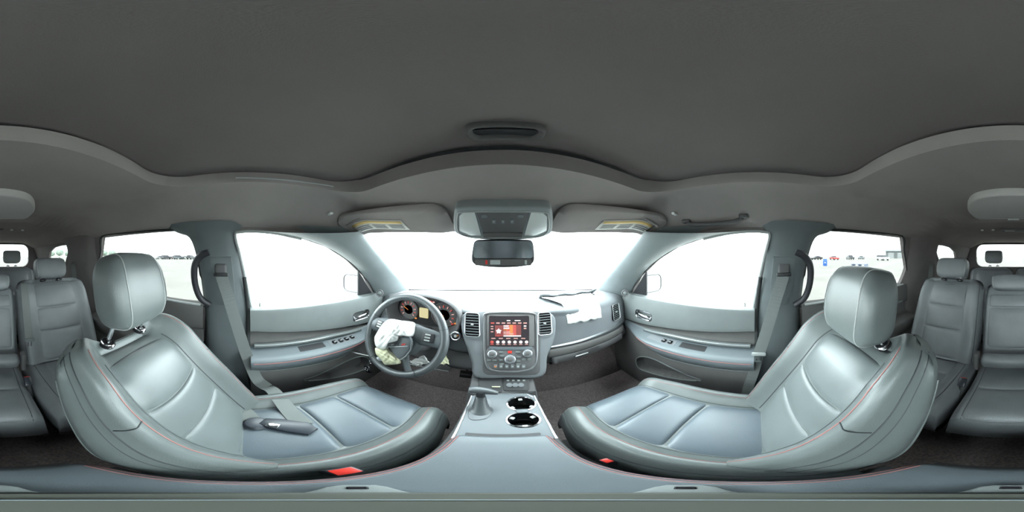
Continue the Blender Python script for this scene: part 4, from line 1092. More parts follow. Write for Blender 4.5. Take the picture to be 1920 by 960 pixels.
# shifter
m = MB(); px_plate(m, [(p.x, p.y) for p in cr([(884,752,0),(900,748,0),(920,750,0),(922,765,0),(918,780,0),(905,786,0),(885,787,0),(878,780,0),(880,765,0)], 4, True)], .003, .006, .002, PZ, Vector((0, 0, 1))); SHB = m.build('shifter_plate', K['dash'], PLT, smooth=50)
b0 = PZ(901, 770); b1 = at(901, 742, z=-.515)
rows = []
for k in range(9):
    t = k / 8; c = b0.lerp(b1, t); w_ = lerp(.032, .014, t ** .45) * (1 + .06 * (k % 2)); d_ = lerp(.034, .013, t ** .45) * (1 + .06 * (k % 2))
    rows.append([c + Vector((w_ * math.cos(a), d_ * math.sin(a), 0)) for a in [2 * math.pi * i / 24 for i in range(24)]])
m = MB(); m.grid(rows, cu=True, capu=True); m.build('shifter_boot', K['wheel'], SHB, smooth=70)
m = MB(); m.tube(cr([at(880, 731, z=-.492), at(893, 731, z=-.490), at(912, 733, z=-.492), at(934, 737, z=-.497)], 5), [.013, .0145, .0155, .016, .0165, .017, .0165, .016, .0155, .015, .0145, .014, .0125, .011, .0095, .007], 12, flat=.8); KN = m.build('shifter_knob', K['wheel'], SHB, smooth=70)
m = MB(); m.tube([at(881, 733, z=-.499), at(893, 735, z=-.500)], .008, 10); m.build('shifter_release', K['silver'], KN)
m = MB(); m.tube([b1 - Vector((0, 0, .01)), b1 + Vector((0, .003, .025))], .013, 12); m.build('shifter_neck', K['black'], KN)
# front storage bin with port panel
pb = Vector((0, .575, -.520)); nb = Vector((0, -.55, .835)).normalized()
PB = lambda u, v, l=0.0: onplane(u, v, pb + nb * l, nb)
m = MB(); px_plate(m, rr_px(894, 707, 1000, 738, 4), .002, .006, .001, PB, nb); BIN = m.build('storage_bin', K['black'], CON)
m = MB(); px_plate(m, rr_px(897, 709, 941, 736, 3), .006, .006, .002, PB, nb); m.build('bin_mat', K['seatback'], BIN)
m = MB(); px_plate(m, rr_px(944, 709, 992, 733, 4), .007, .006, .002, PB, nb); PP = m.build('port_panel', K['seatback'], BIN)
m = MB(); px_plate(m, rr_px(902, 705, 914, 709, 1.5), .010, .004, .001, PB, nb); m.build('bin_clip', K['silver'], BIN)
for k in range(3):
    m = MB(); m.lathe(PB(955 + 11 * k, 722, .007), nb, [(.010, 0), (.010, .003), (.007, .004)], 16); m.build('port_cap', K['dash'], PP)
for k in range(4):
    m = MB(); px_plate(m, rr_px(950 + 10 * k, 712, 955 + 10 * k, 714.5, .8, 2), .0078, .001, 0, PB, nb); m.build('port_mark', K['seal'], PP)
m = MB(); px_plate(m, rr_px(922, 724, 938, 726, .8), .010, .002, .0005, PB, nb); m.build('bin_strip', K['clothold'], BIN)
m = MB(); px_plate(m, rr_px(872, 811, 1014, 820, 3), .002, .006, 0, PZ, Vector((0, 0, 1))); m.build('lid_slot', K['black'], PLT)
# armrest lid
AR = [(.278, .080, -.571), (.274, .084, -.556), (.262, .087, -.551), (.22, .090, -.549), (.14, .097, -.548), (.06, .105, -.547), (-.02, .110, -.547), (-.09, .110, -.547), (-.13, .104, -.549), (-.148, .096, -.556), (-.154, .088, -.575)]
def arm(y, a):
    w = sinterp(sorted((q[0], q[1]) for q in AR), y); z = sinterp(sorted((q[0], q[2]) for q in AR), y)
    return Vector((w * a, y, z + .004 * (1 - a * a) - .030 * max(0, (abs(a) - .84) / .16) ** 2.2))
rows = []
for y in [q[0] for q in cr([(q[0], 0, 0) for q in AR], 4)]:
    row = [arm(y, lerp(-1, 1, i / 40)) for i in range(41)]; w = row[-1].x
    rows.append([Vector((-w * .98, y, -.61)), Vector((-w * 1.02, y, -.596))] + row + [Vector((w * 1.02, y, -.596)), Vector((w * .98, y, -.61))])
m = MB(); m.grid(rows, cu=True, capu=True); ARM = m.build('armrest_lid', K['armleather'], CON, smooth=60)
for s in (-1, 1):
    for a in (.86, .93):
        m = MB(); m.tube([arm(lerp(.268, -.135, k / 40), s * a) + Vector((0, 0, .0006)) for k in range(41)], .0009, 5); m.build('red_stitching', K['thread'], ARM)

# small camera stand on the armrest
TR = empty('camera_stand', (0, 0, -.545), 'low round camera stand with three feet standing on the console armrest', 'camera stand')
m = MB(); m.lathe((0, 0, -.541), (0, 0, 1), [(.055, 0), (.061, .004), (.061, .016), (.058, .019), (.040, .020), (.038, .024), (.0, .024)], 64); m.build('base_disc', K['stand2'], TR)
m = MB(); m.lathe((0, 0, -.541), (0, 0, 1), [(.0385, .0235), (.0395, .0255), (.037, .026), (.036, .0245)], 64, closed=True); m.build('disc_ring', K['doorrest'], TR)
m = MB(); m.lathe((0, 0, -.541), (0, 0, 1), [(.0605, .0075), (.0635, .010), (.0635, .012), (.0605, .0145)], 64, closed=True); m.build('edge_ring', K['stand'], TR)
for lo in (-51, 64.3, 178.7):
    a = R(lo); e = Vector((math.sin(a), math.cos(a), 0)); q = Vector((math.cos(a), -math.sin(a), 0)); c = e * .075 + Vector((0, 0, -.5375))
    m = MB(); m.plate([c + e * b + q * d + Vector((0, 0, .006)) for b, d in ((-.022, -.022), (.006, -.016), (.014, -.010), (.014, .010), (.006, .016), (-.022, .022))], (0, 0, 1), .012, .003); F = m.build('foot', K['door'], TR)
    m = MB(); m.box(c + e * .004 + Vector((0, 0, .0065)), (.011, .009, .002), .001, 1, Matrix.Rotation(-a, 3, 'Z').to_3x3()); m.build('foot_window', K['gloss'], F)
# ------------------------------------------------------------------ overhead console, mirror, visors, handles
ON_ = Vector((0, -.467, -.884)); OO = Vector((0, .43, .1305))
def OP(u, v, l=0.0): return onplane(u, v, OO + ON_ * l, ON_)
OC = empty('overhead_console', (0, .50, .05), 'overhead lamp console with two pale lenses above the mirror', 'overhead console')
outl = [(p.x, p.y) for p in cr([Vector((a, b, 0)) for a, b in ((851,399),(860,391),(900,389),(943,389),(990,389),(1027,391),(1036,400),(1036,432),(1026,442),(1000,449),(943,451),(888,449),(862,442),(851,432))], 4, True)]
m = MB(); px_plate(m, outl, 0.0, .055, .008, OP, ON_); OB = m.build('housing', K['ohc'], OC, smooth=60)
inl = [(p.x, p.y) for p in cr([Vector((a, b, 0)) for a, b in ((858,405),(868,398),(943,397),(1018,398),(1028,406),(1027,434),(1005,444),(943,446),(882,444),(859,434))], 4, True)]
m = MB(); m.tube([OP(u, v, .001) for u, v in inl], .0022, 6, closed=True); m.build('rim', K['seal'], OB)
for px in (((861,406),(868,400),(890,399),(902,442),(882,442),(861,433)), ((996,399),(1018,400),(1026,407),(1025,433),(1004,442),(983,442))):
    m = MB(); px_plate(m, px, .003, .006, .0015, OP, ON_); m.build('lens', K['lens'], OC)
m = MB(); px_plate(m, ((893,399),(993,399),(980,436),(905,436)), .003, .006, .0015, OP, ON_); CP = m.build('control_panel', K['dashlow'], OC)
m = MB(); px_plate(m, ((905,438),(980,438),(978,446),(907,446)), .005, .006, .0015, OP, ON_); m.build('switch_bar', K['doorlow'], OC)
for u in (926, 943, 960):
    m = MB(); px_plate(m, rr_px(u - 4, 412, u + 4, 420, 2), .005, .004, .001, OP, ON_); b = m.build('button', K['dash'], CP)
    m = MB(); px_plate(m, rr_px(u - 1.2, 414.8, u + 1.2, 417.2, .8), .0056, .001, 0, OP, ON_); m.build('button_lamp', K['seal'], b)
for u in (908, 976):
    m = MB(); px_plate(m, rr_px(u - 6, 403, u + 6, 409, 2), .0045, .004, .001, OP, ON_); m.build('button', K['dash'], CP)

RM = empty('rear_view_mirror', (.003, .57, -.04), 'rear-view mirror with dark glass hanging below the overhead console', 'mirror')
MN = Vector((0, -.985, -.17)).normalized(); MO = Vector((0, .56, .01))
def MP(u, v, l=0.0): return onplane(u, v, MO + MN * l, MN)
hs = [(p.x, p.y) for p in cr([Vector((a, b, 0)) for a, b in ((889,454),(900,450),(943,450),(988,450),(999,454),(1002,470),(1002,488),(994,497),(970,501),(943,502),(916,501),(892,497),(884,488),(885,470))], 4, True)]
m = MB(); px_plate(m, hs, 0.0, .032, .006, MP, MN); MH = m.build('mirror_housing', K['black'], RM, smooth=60)
m = MB(); px_plate(m, rr_px(888, 452, 999, 484, 5), .001, .003, 0, MP, MN); m.build('mirror_glass', K['mirrordark'], RM)
m = MB(); px_plate(m, rr_px(890, 486, 997, 498, 4), .001, .003, .001, MP, MN); CH_ = m.build('button_strip', K['doorlow'], RM)
m = MB(); px_plate(m, rr_px(919, 488, 938, 496, 1), .002, .001, 0, MP, MN); m.build('pale_button', K['seal'], CH_)
m = MB(); px_plate(m, rr_px(910, 488, 914, 496, 1), .002, .001, 0, MP, MN); m.build('red_button', K['red'], CH_)
m = MB(); px_plate(m, rr_px(984, 488, 988, 496, 1), .002, .001, 0, MP, MN); m.build('pale_button', K['seal'], CH_)
m = MB(); m.tube(cr([(.003, .585, .02), (.003, .61, .05), (.003, .63, .088)], 4), .011, 10); m.build('mirror_stem', K['black'], RM)

for s, who in ((-1, "driver's"), (1, "passenger's")):
    V = empty('sun_visor', (s * .36, .46, .05), f"grey sun visor folded up above the {who} side of the windshield", 'sun visor', 'front sun visors')
    def vz(x, y): return ceilz(x, y) - .006
    rows_t, rows_b = [], []
    OUT = [(a, b) for a, b in rrect(.375, 0, .42, .145, .04, 6)]
    def vp(a, b, dz):
        x = s * a; yy = frontlim(a) - .018 - .0725 + b
        return Vector((x, yy, vz(a, yy) + dz))
    rr = []
    for k in range(1, 9):
        t = k / 8; rr.append([vp(.375 + (a - .375) * t, b * t, -.014 + .008 * sst(.86, 1, t)) for a, b in OUT])
    rr.append([vp(a * 1.0, b, .002) for a, b in OUT])
    m = MB(); m.grid(rr, cu=True); c = len(m.v); m.v.append(vp(.375, 0, -.014)); n = len(OUT)
    for i in range(n): m.f.append((i, (i + 1) % n, c))
    m.build('visor_board', K['head'], V, smooth=60)
    lab = lambda a0, a1, b0, b1, dz: [[vp(lerp(a0, a1, i / 8), lerp(b0, b1, j / 2), dz) for i in range(9)] for j in range(3)]
    m = MB(); m.grid(lab(.335, .555, -.022, .038, -.0165)); L_ = m.build('warning_label', K['paper'], V, solid=.001)
    m = MB(); m.grid(lab(.34, .55, -.018, -.004, -.0178)); m.build('label_header', K['yellow'], L_, solid=.0005)
    for k in range(3):
        for j in range(3):
            m = MB(); m.grid(lab(.347 + .07 * k, .403 + .07 * k, .004 + .010 * j, .009 + .010 * j, -.0178)); m.build('label_text', K['ink'], L_, solid=.0004)
    m = MB(); p = at(619, 411, z=.148); p.x *= -s; p.z = ceilz(p.x, p.y) - .006
    m.box(p, (.030, .016, .010), .004, 2); ck = m.build('visor_clip', K['white']); tag(ck, f"small white hook in the headliner above the {who} window", 'hook')
    m = MB(); m.tube([(s * .565, .40, ceilz(.565, .40) - .02), (s * .50, .418, ceilz(.5, .418) - .016)], .006, 8); m.build('visor_pivot', K['head'], V)
    # B pillar grab handle
    P = [sidepx(u, v, s, .034) for u, v in ((392, 472), (376, 480), (366, 495), (364, 517), (368, 541), (377, 560), (394, 572))]
    Hn = MB(); Hn.tube(cr(P, 5), .0155, 12); o = Hn.build('grab_handle', K['handle'], smooth=60)
    tag(o, f"dark loop grab handle on the centre pillar behind the {who} seat", 'grab handle')

# roof grab handle over the passenger window
GH = empty('roof_grab_handle', (.60, .17, .11), "dark grab handle recessed in the roof edge above the passenger's window", 'grab handle')
cx_ = lambda y, d=0.0: Vector((.605, y, ceilz(.605, y) - d))
m = MB(); m.tube(cr([cx_(.285, .0), cx_(.265, .018), cx_(.20, .026), cx_(.12, .026), cx_(.075, .018), cx_(.055, .0)], 5), .0085, 10); m.build('grip', K['dashlow'], GH, smooth=60)
for y in (.285, .055):
    m = MB(); m.box(cx_(y, .003), (.028, .036, .016), .006, 3); m.build('mount', K['dashlow'], GH)

# flip-down screen housing and small lamps in the rear headliner
RD = empty('roof_media_panel', (0, -.69, .17), 'rounded grey overhead panel hanging from the headliner above the second row', 'overhead panel')
pl = cr([(-.185, -.845, 0), (-.20, -.77, 0), (-.19, -.66, 0), (-.14, -.555, 0), (-.07, -.52, 0), (0, -.515, 0), (.07, -.52, 0), (.14, -.555, 0), (.19, -.66, 0), (.20, -.77, 0), (.185, -.845, 0), (.10, -.858, 0), (0, -.86, 0), (-.10, -.858, 0)], 5, True)
m = MB(); m.plate([Vector((p.x + .005, p.y, .200)) for p in pl], (0, 0, -1), .035, .007, 3); RB = m.build('housing', K['lens'], RD, smooth=60)
RB.data.materials[0] = K['media']
m = MB(); m.tube([Vector((p.x + .005, p.y - .003, .2025)) for p in pl[50:] + pl[:1]], .0022, 6); m.build('rear_edge_strip', K['seal'], RD)
m = MB(); m.box((.005, -.866, .197), (.06, .012, .008), .003); m.build('latch', K['seal'], RD)
DL = empty('rear_dome_lamp', (0, -1.25, .18), 'small rear dome lamp with pale strip above the second row', 'dome lamp')
m = MB(); m.box((.0, -1.26, .202), (.20, .07, .02), .008, 2); m.build('lamp_body', K['dashlow'], DL)
m = MB(); m.box((.035, -1.235, .191), (.075, .008, .004), .001, 1); m.build('lamp_strip', K['seal'], DL)
for x in (-.25, -.165, .165, .25):
    m = MB(); m.box((x, -1.25, ceilz(x, -1.25) - .006), (.022, .014, .012), .004, 2); o = m.build('ceiling_hook', K['seal']); tag(o, f"tiny pale headliner hook {'farther from' if abs(x) > .2 else 'next to'} the rear dome lamp, {'driver' if x < 0 else 'passenger'} side", 'hook', 'hooks beside the rear dome lamp')

# ------------------------------------------------------------------ seat belts
def ribbon(m, pts, w, ups, th=.0016, n=6):
    P = cr(pts, n); U = [Vector(u) for u in ups]; US = cr(U, n)
    rows = []
    for i, p in enumerate(P):
        a = P[max(0, i - 1)]; b = P[min(len(P) - 1, i + 1)]; t = (b - a).normalized(); q = US[i] - t * US[i].dot(t); q.normalize(); wv = t.cross(q)
        rows.append([p + wv * w / 2 + q * th / 2, p + wv * w / 2 - q * th / 2, p - wv * w / 2 - q * th / 2, p - wv * w / 2 + q * th / 2])
    m.grid(rows, cu=True, capu=True); return m
def dring(root, s):
    c = Vector((s * .678, -.108, -.066))
    m = MB(); m.box(c + Vector((s * .006, 0, .01)), (.022, .052, .050), .010, 3); B = m.build('belt_guide', K['dashlow'], root)
    m = MB(); m.box(c + Vector((-s * .008, .002, -.012)), (.014, .062, .016), .005, 2); m.build('guide_slot', K['black'], root)
    m = MB(); m.plate([Vector((s * (sidex(z) - .044), y, z)) for y, z in ((-.155, -.005), (-.062, -.005), (-.05, -.17), (-.075, -.235), (-.13, -.235), (-.155, -.17))], (-s, 0, -.35), .006, .002); m.build('slider_track', K['pillar'], root)
    return c
BP = empty('seat_belt', (.69, -.02, -.98), "grey seat belt hanging down the passenger's centre pillar with its tongue showing", 'seat belt', 'front seat belts')
c = dring(BP, 1)
m = MB(); ribbon(m, [c + Vector((-.008, .004, -.016)), (.683, -.070, -.20), (.690, -.030, -.36), (.690, -.002, -.47)], .050, [(-1, 0, 0)] * 4); m.build('webbing', K['belt'], BP)
m = MB(); ribbon(m, [(.692, .002, -.49), (.694, .02, -.60), (.70, .045, -.74), (.71, .06, -.90)], .046, [(-1, 0, 0)] * 4); m.build('webbing', K['belt'], BP)
m = MB(); m.box((.684, -.002, -.470), (.012, .060, .020), .004, 2); tg = m.build('tongue', K['seal'], BP)
m = MB(); m.plate([Vector((.680, y, z)) for y, z in rrect(.004, -.497, .034, .044, .007, 4)], (-1, 0, 0), .003, 0, holes=[[Vector((.680, y, z)) for y, z in rrect(.004, -.500, .012, .014, .003, 3)]]); m.build('tongue_blade', K['chrome'], tg)
BD = empty('seat_belt', (-.66, .0, -.98), "grey seat belt running down the driver's pillar and across the driver's cushion", 'seat belt', 'front seat belts')
c = dring(BD, -1)
m = MB(); ribbon(m, [c + Vector((.008, .004, -.016)), (-.683, -.070, -.20), (-.688, -.028, -.36), (-.682, .012, -.52), (-.665, .045, -.63), (-.61, .078, -.640)], .050, [(1, 0, 0), (1, 0, 0), (1, 0, 0), (1, 0, .1), (.8, 0, .5), (.3, 0, 1)]); m.build('webbing', K['belt'], BD)
zt = lambda y: CL_.z0 + CL_.rise * (y + .10) / .53
m = MB(); ribbon(m, [(-.61, .078, -.640), (-.555, .092, -.612), (-.48, .105, zt(.1) + .030), (-.42, .118, zt(.1) + .014), (-.345, .128, zt(.12) + .016)], .050, [(.3, 0, 1), (-.1, 0, 1), (0, 0, 1), (0, 0, 1), (0, 0, 1)]); m.build('webbing', K['belt'], BD)
m = MB(); m.plate([Vector((x, y, zt(.07) + .026)) for x, y in ((-.315, .148), (-.295, .118), (-.35, .045), (-.372, .028), (-.398, .046), (-.388, .085), (-.352, .140))], (0, 0, 1), .014, .004, 2); tg = m.build('tongue_cover', K['beltdark'], BD)
m = MB(); m.lathe((-.378, .022, zt(.02) + .012), (0, 0, 1), [(.030, 0), (.032, .006), (.026, .014), (.012, .016)], 24); m.build('stop_button', K['beltdark'], BD)
m = MB(); m.box((-.356, .058, zt(.05) + .029), (.030, .020, .006), .002, 2, Matrix.Rotation(R(55), 3, 'Z').to_3x3()); m.build('tongue_blade', K['chrome'], BD)
m = MB(); ribbon(m, [(-.46, -.01, zt(0) + .014), (-.425, .005, zt(0) + .016), (-.385, .018, zt(0) + .018)], .046, [(0, 0, 1)] * 3); m.build('webbing', K['belt'], BD)

def buckle(c, ang, lean, label, long_=.06, sz=1.0):
    c = Vector(c); rot = (Matrix.Rotation(R(ang), 3, 'Z') @ Matrix.Rotation(R(lean), 3, 'X')).to_3x3()
    root = empty('belt_buckle', c + Vector((0, 0, -.05)), label, 'belt buckle', 'belt buckles')
    m = MB(); m.box(c, (.030 * sz, .022 * sz, long_), .005, 2, rot); m.build('buckle_housing', K['beltdark'], root)
    m = MB(); m.box(c + rot @ Vector((0, -.001, long_ / 2 - .002)), (.024 * sz, .018 * sz, .008), .002, 2, rot); m.build('release_button', K['red'], root)
    m = MB(); m.tube([c - rot @ Vector((0, 0, long_ / 2 - .004)), c - rot @ Vector((0, 0, long_ / 2 + .07))], .009, 8, flat=.4); m.build('stalk', K['black'], root)
buckle((-.131, .085, -.615), 90, 14, "red-topped belt buckle between the driver's seat and the console", .06, 1.15)
buckle((.128, .165, -.660), 90, -12, "red-topped belt buckle between the passenger's seat and the console", .06, .7)
buckle((-.150, -.645, -.640), 0, 50, "red-topped belt buckle on the second row near the driver's side", .05, 1.05)
buckle((.205, -.62, -.640), 0, 50, "red-topped belt buckle on the second row near the passenger's side", .05, 1.05)
# second-row middle belt lying on the seat back
RBt = empty('rear_seat_belt', (-.18, -.85, -.64), "grey belt with metal tongue hanging over the second-row seat back", 'seat belt', 'rear seat belts')
pts = [B2L.S(.86, t) + nrm(B2L.S, .86, t) * .006 for t in (.97, .8, .6, .45, .33)]
m = MB(); ribbon(m, pts, .044, [B2L.N] * 5); m.build('webbing', K['belt'], RBt)
p = B2L.S(.86, .31) + B2L.N * .014
m = MB(); m.box(p, (.056, .012, .020), .004, 2); tg = m.build('tongue', K['door'], RBt)
for dx in (-.008, .008):
    m = MB(); m.box(p + Vector((dx, .004, -.024)), (.009, .004, .030), .001, 1); m.build('tongue_blade', K['chrome'], tg)
for s, who in ((-1, "driver's"), (1, "passenger's")):
    o = MB(); ribbon(o, [(s * .635, -1.16, -.06), (s * .632, -1.13, -.09), (s * .625, -1.10, -.18), (s * .62, -1.06, -.30)], .045, [(-s, .3, .3)] * 4)
    b = o.build('rear_seat_belt', K['belt']); tag(b, f"belt webbing hanging beside the second-row seat on the {who} side", 'seat belt', 'rear seat belts')

# ------------------------------------------------------------------ outside of the car: hood and door mirrors
hd = []
for k in range(13):
    t = k / 12; y = lerp(1.34, 2.45, t); row = []
    for i in range(25):
        a = lerp(-1, 1, i / 24); w = lerp(.80, .74, t)
        row.append(Vector((a * w, y - .10 * a * a, -.318 - .015 * t - .05 * t ** 3 - .05 * a ** 4 + .012 * math.exp(-((abs(a) - .55) / .08) ** 2))))
    hd.append(row)
m = MB(); m.grid(hd); o = m.build('trim_13', K['hood'], solid=.01, smooth=60); tag(o, 'dark greyish hood beyond the windshield', 'hood', kind='structure')
m = MB(); m.grid([[(x, 1.27 - .36 * x * x + d, z) for x in [lerp(-.72, .72, i / 20) for i in range(21)]] for d, z in ((0, -.285), (.05, -.335), (.10, -.35))]); o = m.build('trim_14', K['black'], solid=.008); tag(o, 'black cowl strip at the foot of the windshield', 'cowl', kind='structure')
for s, who in ((-1, "driver's"), (1, "passenger's")):
    EM = empty('door_mirror', (s * 1.0, .80, -.32), f"pale outside door mirror seen through the {who} window", 'door mirror', 'outside door mirrors')
    c = Vector((s * 1.005, .80, -.215)); yaw = Matrix.Rotation(R(s * -12), 3, 'Z')
    sup = superq((0, 0, 0), .125, .075, .088, 4.2, 0, 32); 
    for p in sup.v: p.xyz = c + yaw @ (p + Vector((0, .045, 0)))
    sup.build('mirror_housing', K['exta'], EM, smooth=70)
    fr = [c + yaw @ Vector((a, -.030, b)) for a, b in rrect(0, 0, .205, .135, .04, 6)]
    m = MB(); m.tube(fr, .006, 8, closed=True); m.build('mirror_frame', K['black'], EM)
    m = MB(); m.plate([c + yaw @ Vector((a, -.0305, b)) for a, b in rrect(0, 0, .20, .13, .038, 6)], yaw @ Vector((0, -1, 0)), .008); m.build('mirror_glass', K['mirror'], EM)
    m = MB(); m.tube([c + Vector((-s * .09, .04, -.04)), (s * .87, .80, -.27), (s * .80, .80, -.285)], [.032, .036, .04], 12, flat=.8); m.build('mirror_arm', K['black'], EM, smooth=60)

# ------------------------------------------------------------------ the lot outside
GZ = -ZC
def polar(u, d): 
    lo = R((u - U0) * PX); return Vector((d * math.sin(lo), d * math.cos(lo), 0))
TIRE = K['rubber']
K['tint'] = mat('far_car_glass', (.03, .035, .04), .1)
def far_car(u, d, heading, col, label, kind='sedan', group='parked cars across the lot'):
    p = polar(u, d); root = empty('parked_car', (p.x, p.y, GZ), label, 'car', group)
    mt = mat('far_car_paint', col, .35, coat=.4)
    L, W, H = (4.7, 1.8, 1.45) if kind == 'sedan' else (4.8, 1.95, 1.78)
    rot = Matrix.Rotation(R(heading), 3, 'Z'); f = lambda x, y, z: Vector((p.x, p.y, GZ)) + rot @ Vector((x, y, z))
    def hull(prof, w, w2=None):
        m = MB(); n = len(prof); ww = w2 or [w] * n
        rows = [[f(-b, a, z) for (a, z), b in zip(prof, ww)], [f(-b * .55, a * .995, z + .02) for (a, z), b in zip(prof, ww)], [f(b * .55, a * .995, z + .02) for (a, z), b in zip(prof, ww)], [f(b, a, z) for (a, z), b in zip(prof, ww)]]
        m.grid(rows, cu=True); m.f.append(tuple(range(n))); m.f.append(tuple(3 * n + k for k in range(n))); return m
    if kind == 'sedan':
        body = [(-2.35, .35), (2.3, .32), (2.36, .62), (2.2, .80), (1.0, .95), (-1.5, 1.0), (-2.25, .98), (-2.36, .70)]
        cab = [(.95, .93), (.25, 1.40), (-.75, 1.44), (-1.75, 1.0)]
    else:
        body = [(-2.35, .42), (2.3, .40), (2.40, .75), (2.25, 1.0), (1.15, 1.10), (-2.3, 1.15), (-2.40, .75)]
        cab = [(1.15, 1.08), (.55, 1.68), (-1.95, 1.74), (-2.30, 1.14)]
    hull(body, W / 2).build('body', mt, root, smooth=30)
    hull(cab, W / 2 * .86, [W / 2 * .94, W / 2 * .74, W / 2 * .74, W / 2 * .94]).build('cabin_glass', K['tint'], root, smooth=30)
    rf = MB(); rf.box(f(0, (cab[1][0] + cab[2][0]) / 2, cab[1][1] + .035), (W * .74, abs(cab[1][0] - cab[2][0]), .05), .02, 2, rot.to_3x3()); rf.build('roof', mt, root)
    for sx in (-1, 1):
        for sy in (1.42, -1.42):
            w = MB(); w.lathe(f(sx * (W / 2 - .20), sy, .33), rot @ Vector((sx, 0, 0)), [(.33, 0), (.33, .20), (.22, .22), (.20, .18), (.0, .19)], 16); w.build('wheel', TIRE, root)
    return root
far_car(1531, 62, 20, (.05, .055, .06), 'dark sedan parked far off next to the blue barrel')
far_car(1564, 60, 88, (.50, .045, .04), 'red sedan parked broadside across the lot')
far_car(1594, 63, 75, (.06, .065, .07), 'charcoal car parked across the lot next to the red sedan', 'suv')
far_car(1615, 70, 40, (.16, .17, .18), 'grey sedan parked far off between the charcoal and white cars')
far_car(1655, 52, 86, (.55, .56, .57), 'white car parked in front of the grey shed', 'suv')
random.seed(11)
cols = [(.40, .41, .42), (.09, .09, .10), (.38, .16, .14), (.14, .16, .17), (.48, .48, .46), (.05, .055, .06), (.30, .32, .33)]
names = ['silver', 'black', 'faded red', 'slate grey', 'pale grey', 'dark', 'mid grey']
ordn = ['first', 'second', 'third', 'fourth', 'fifth', 'sixth', 'seventh']
for k in range(7):
    far_car(300 + 11.5 * k, 74 - 5 * (k % 2), 60 + 12 * (k % 3), cols[k], f"{names[k]} car, {ordn[k]} along the distant row seen past the driver headrest", 'suv' if k % 2 else 'sedan', 'distant row of cars')

BB = polar(1547, 23.5); bb = empty('barrel', (BB.x, BB.y, GZ), 'blue barrel standing alone on the open lot', 'barrel')
K['blue'] = mat('blue_plastic', (.05, .16, .50), .45)
m = MB(); m.lathe((BB.x, BB.y, GZ), (0, 0, 1), [(.29, 0), (.30, .03), (.30, .30), (.315, .32), (.315, .35), (.30, .37), (.30, .62), (.315, .64), (.315, .67), (.30, .69), (.29, .93), (.27, .96)], 28); m.build('barrel_body', K['blue'], bb)
K['lidgrey'] = mat('grey_lid', (.22, .24, .28), .5)
m = MB(); m.lathe((BB.x, BB.y, GZ + .955), (0, 0, 1), [(.30, 0), (.31, .02), (.30, .05), (.12, .06)], 28); m.build('barrel_lid', K['lidgrey'], bb)
m = MB(); m.plate([Vector((BB.x, BB.y, GZ + .5)) + Vector((-math.cos(R(23.4)) * 0, 0, 0)) + (polar(1547, 1).normalized() * -.318) + Vector((polar(1547, 1).normalized().y, -polar(1547, 1).normalized().x, 0)) * a + Vector((0, 0, b)) for a, b in rrect(0, 0, .16, .16, .03, 3)], -polar(1547, 1), .01); m.build('barrel_sticker', K['white'], bb)
PP_ = polar(1612, 21.5); pt = empty('pallet', (PP_.x, PP_.y, GZ), 'low blue-grey pallet lying on the lot above the passenger headrest', 'pallet')
K['bluegrey'] = mat('blue_grey_paint', (.20, .24, .32), .6)
rz = Matrix.Rotation(R(33), 3, 'Z')
for k in range(6):
    m = MB(); m.box(Vector((PP_.x, PP_.y, GZ + .36)) + rz @ Vector((0, -.5 + .2 * k, 0)), (2.0, .16, .03), 0, 1, rz.to_3x3()); m.build('slat', K['bluegrey'], pt)
for k in range(3):
    m = MB(); m.box(Vector((PP_.x, PP_.y, GZ + .17)) + rz @ Vector((-.9 + .9 * k, 0, 0)), (.12, 1.15, .34), 0, 1, rz.to_3x3()); m.build('bearer', K['bluegrey'], pt)
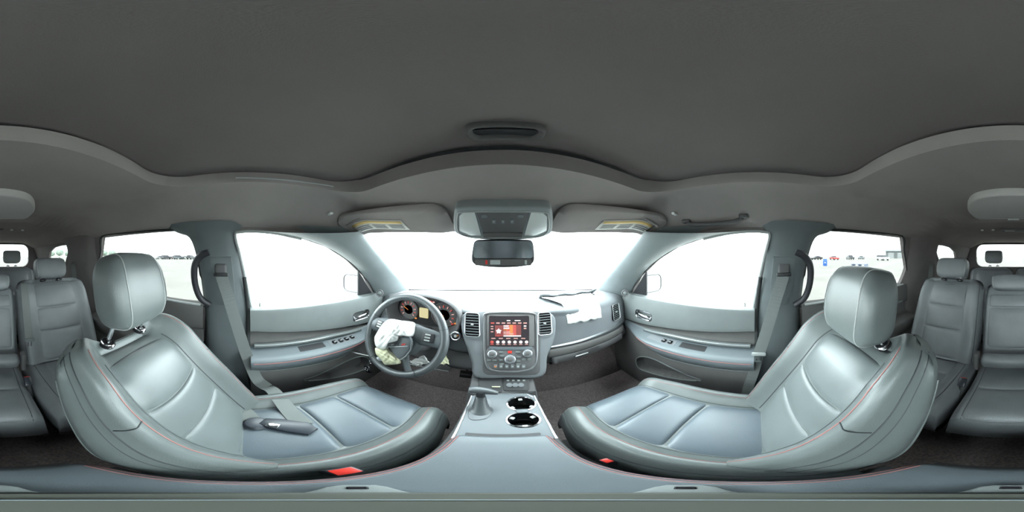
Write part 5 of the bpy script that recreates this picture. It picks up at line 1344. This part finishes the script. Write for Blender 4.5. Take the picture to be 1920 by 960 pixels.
# grey shed
SH = polar(1688, 95); sd = empty('shed', (SH.x, SH.y, GZ), 'long low grey shed behind the white car', 'building')
K['shed'] = mat('shed_cladding', (.16, .18, .18), .7, noise=.1, nscale=.5); K['shedroof'] = mat('shed_roof', (.22, .24, .25), .6); K['sheddoor'] = mat('shed_door', (.34, .36, .36), .6)
rz = Matrix.Rotation(-R((1688 - U0) * PX), 3, 'Z'); sf = lambda x, y, z: Vector((SH.x, SH.y, GZ)) + rz @ Vector((x, y, z))
m = MB(); m.box(sf(0, 4, 2.2), (17, 8, 4.4), 0, 1, rz.to_3x3()); m.build('wall', K['shed'], sd)
m = MB(); m.plate([sf(-9.3, -.8, 4.3), sf(9.3, -.8, 4.3), sf(9.3, 4, 5.4), sf(-9.3, 4, 5.4)], rz @ Vector((0, -.22, 1)), .15); m.plate([sf(-9.3, 8.8, 4.3), sf(9.3, 8.8, 4.3), sf(9.3, 4, 5.4), sf(-9.3, 4, 5.4)], rz @ Vector((0, .22, 1)), .15); m.build('roof', K['shedroof'], sd)
for k in range(3):
    m = MB(); m.box(sf(-5.4 + 5.4 * k, -.03, 1.7), (3.4, .1, 3.4), 0, 1, rz.to_3x3()); m.build('roller_door', K['sheddoor'], sd)
# far trees
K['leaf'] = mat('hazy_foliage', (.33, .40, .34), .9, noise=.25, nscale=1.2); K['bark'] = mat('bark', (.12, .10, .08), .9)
random.seed(5)
where = ['first', 'second', 'third', 'fourth', 'fifth', 'sixth']
for k, u in enumerate((182, 196, 210, 96, 112, 128)):
    d = 110 + random.uniform(-8, 8); p = polar(u, d); root = empty('tree', (p.x, p.y, GZ), f"hazy green tree, {where[k % 3]} of three seen through the {'rear door glass' if k < 3 else 'quarter glass'} on the driver's side", 'tree', 'far trees')
    hgt = random.uniform(4.6, 5.6)
    m = MB(); m.tube([(p.x, p.y, GZ), (p.x + .1, p.y, GZ + hgt * .5)], [.22, .14], 8); m.build('trunk', K['bark'], root)
    bm = bmesh.new(); bmesh.ops.create_icosphere(bm, subdivisions=4, radius=1)
    ph = [random.uniform(0, 6) for _ in range(6)]
    for v in bm.verts:
        q = v.co; r_ = 1 + .14 * math.sin(5 * q.x + ph[0]) * math.sin(6 * q.y + ph[1]) + .10 * math.sin(11 * q.z + ph[2]) * math.sin(9 * q.x + ph[3]) + .06 * math.sin(19 * q.y + ph[4]) * math.sin(17 * q.z + ph[5])
        v.co = Vector((p.x + q.x * 2.5 * r_, p.y + q.y * 2.5 * r_, GZ + hgt * .64 + q.z * hgt * .38 * r_))
    m = MB(); m.addbm(bm); m.build('crown', K['leaf'], root, smooth=180)
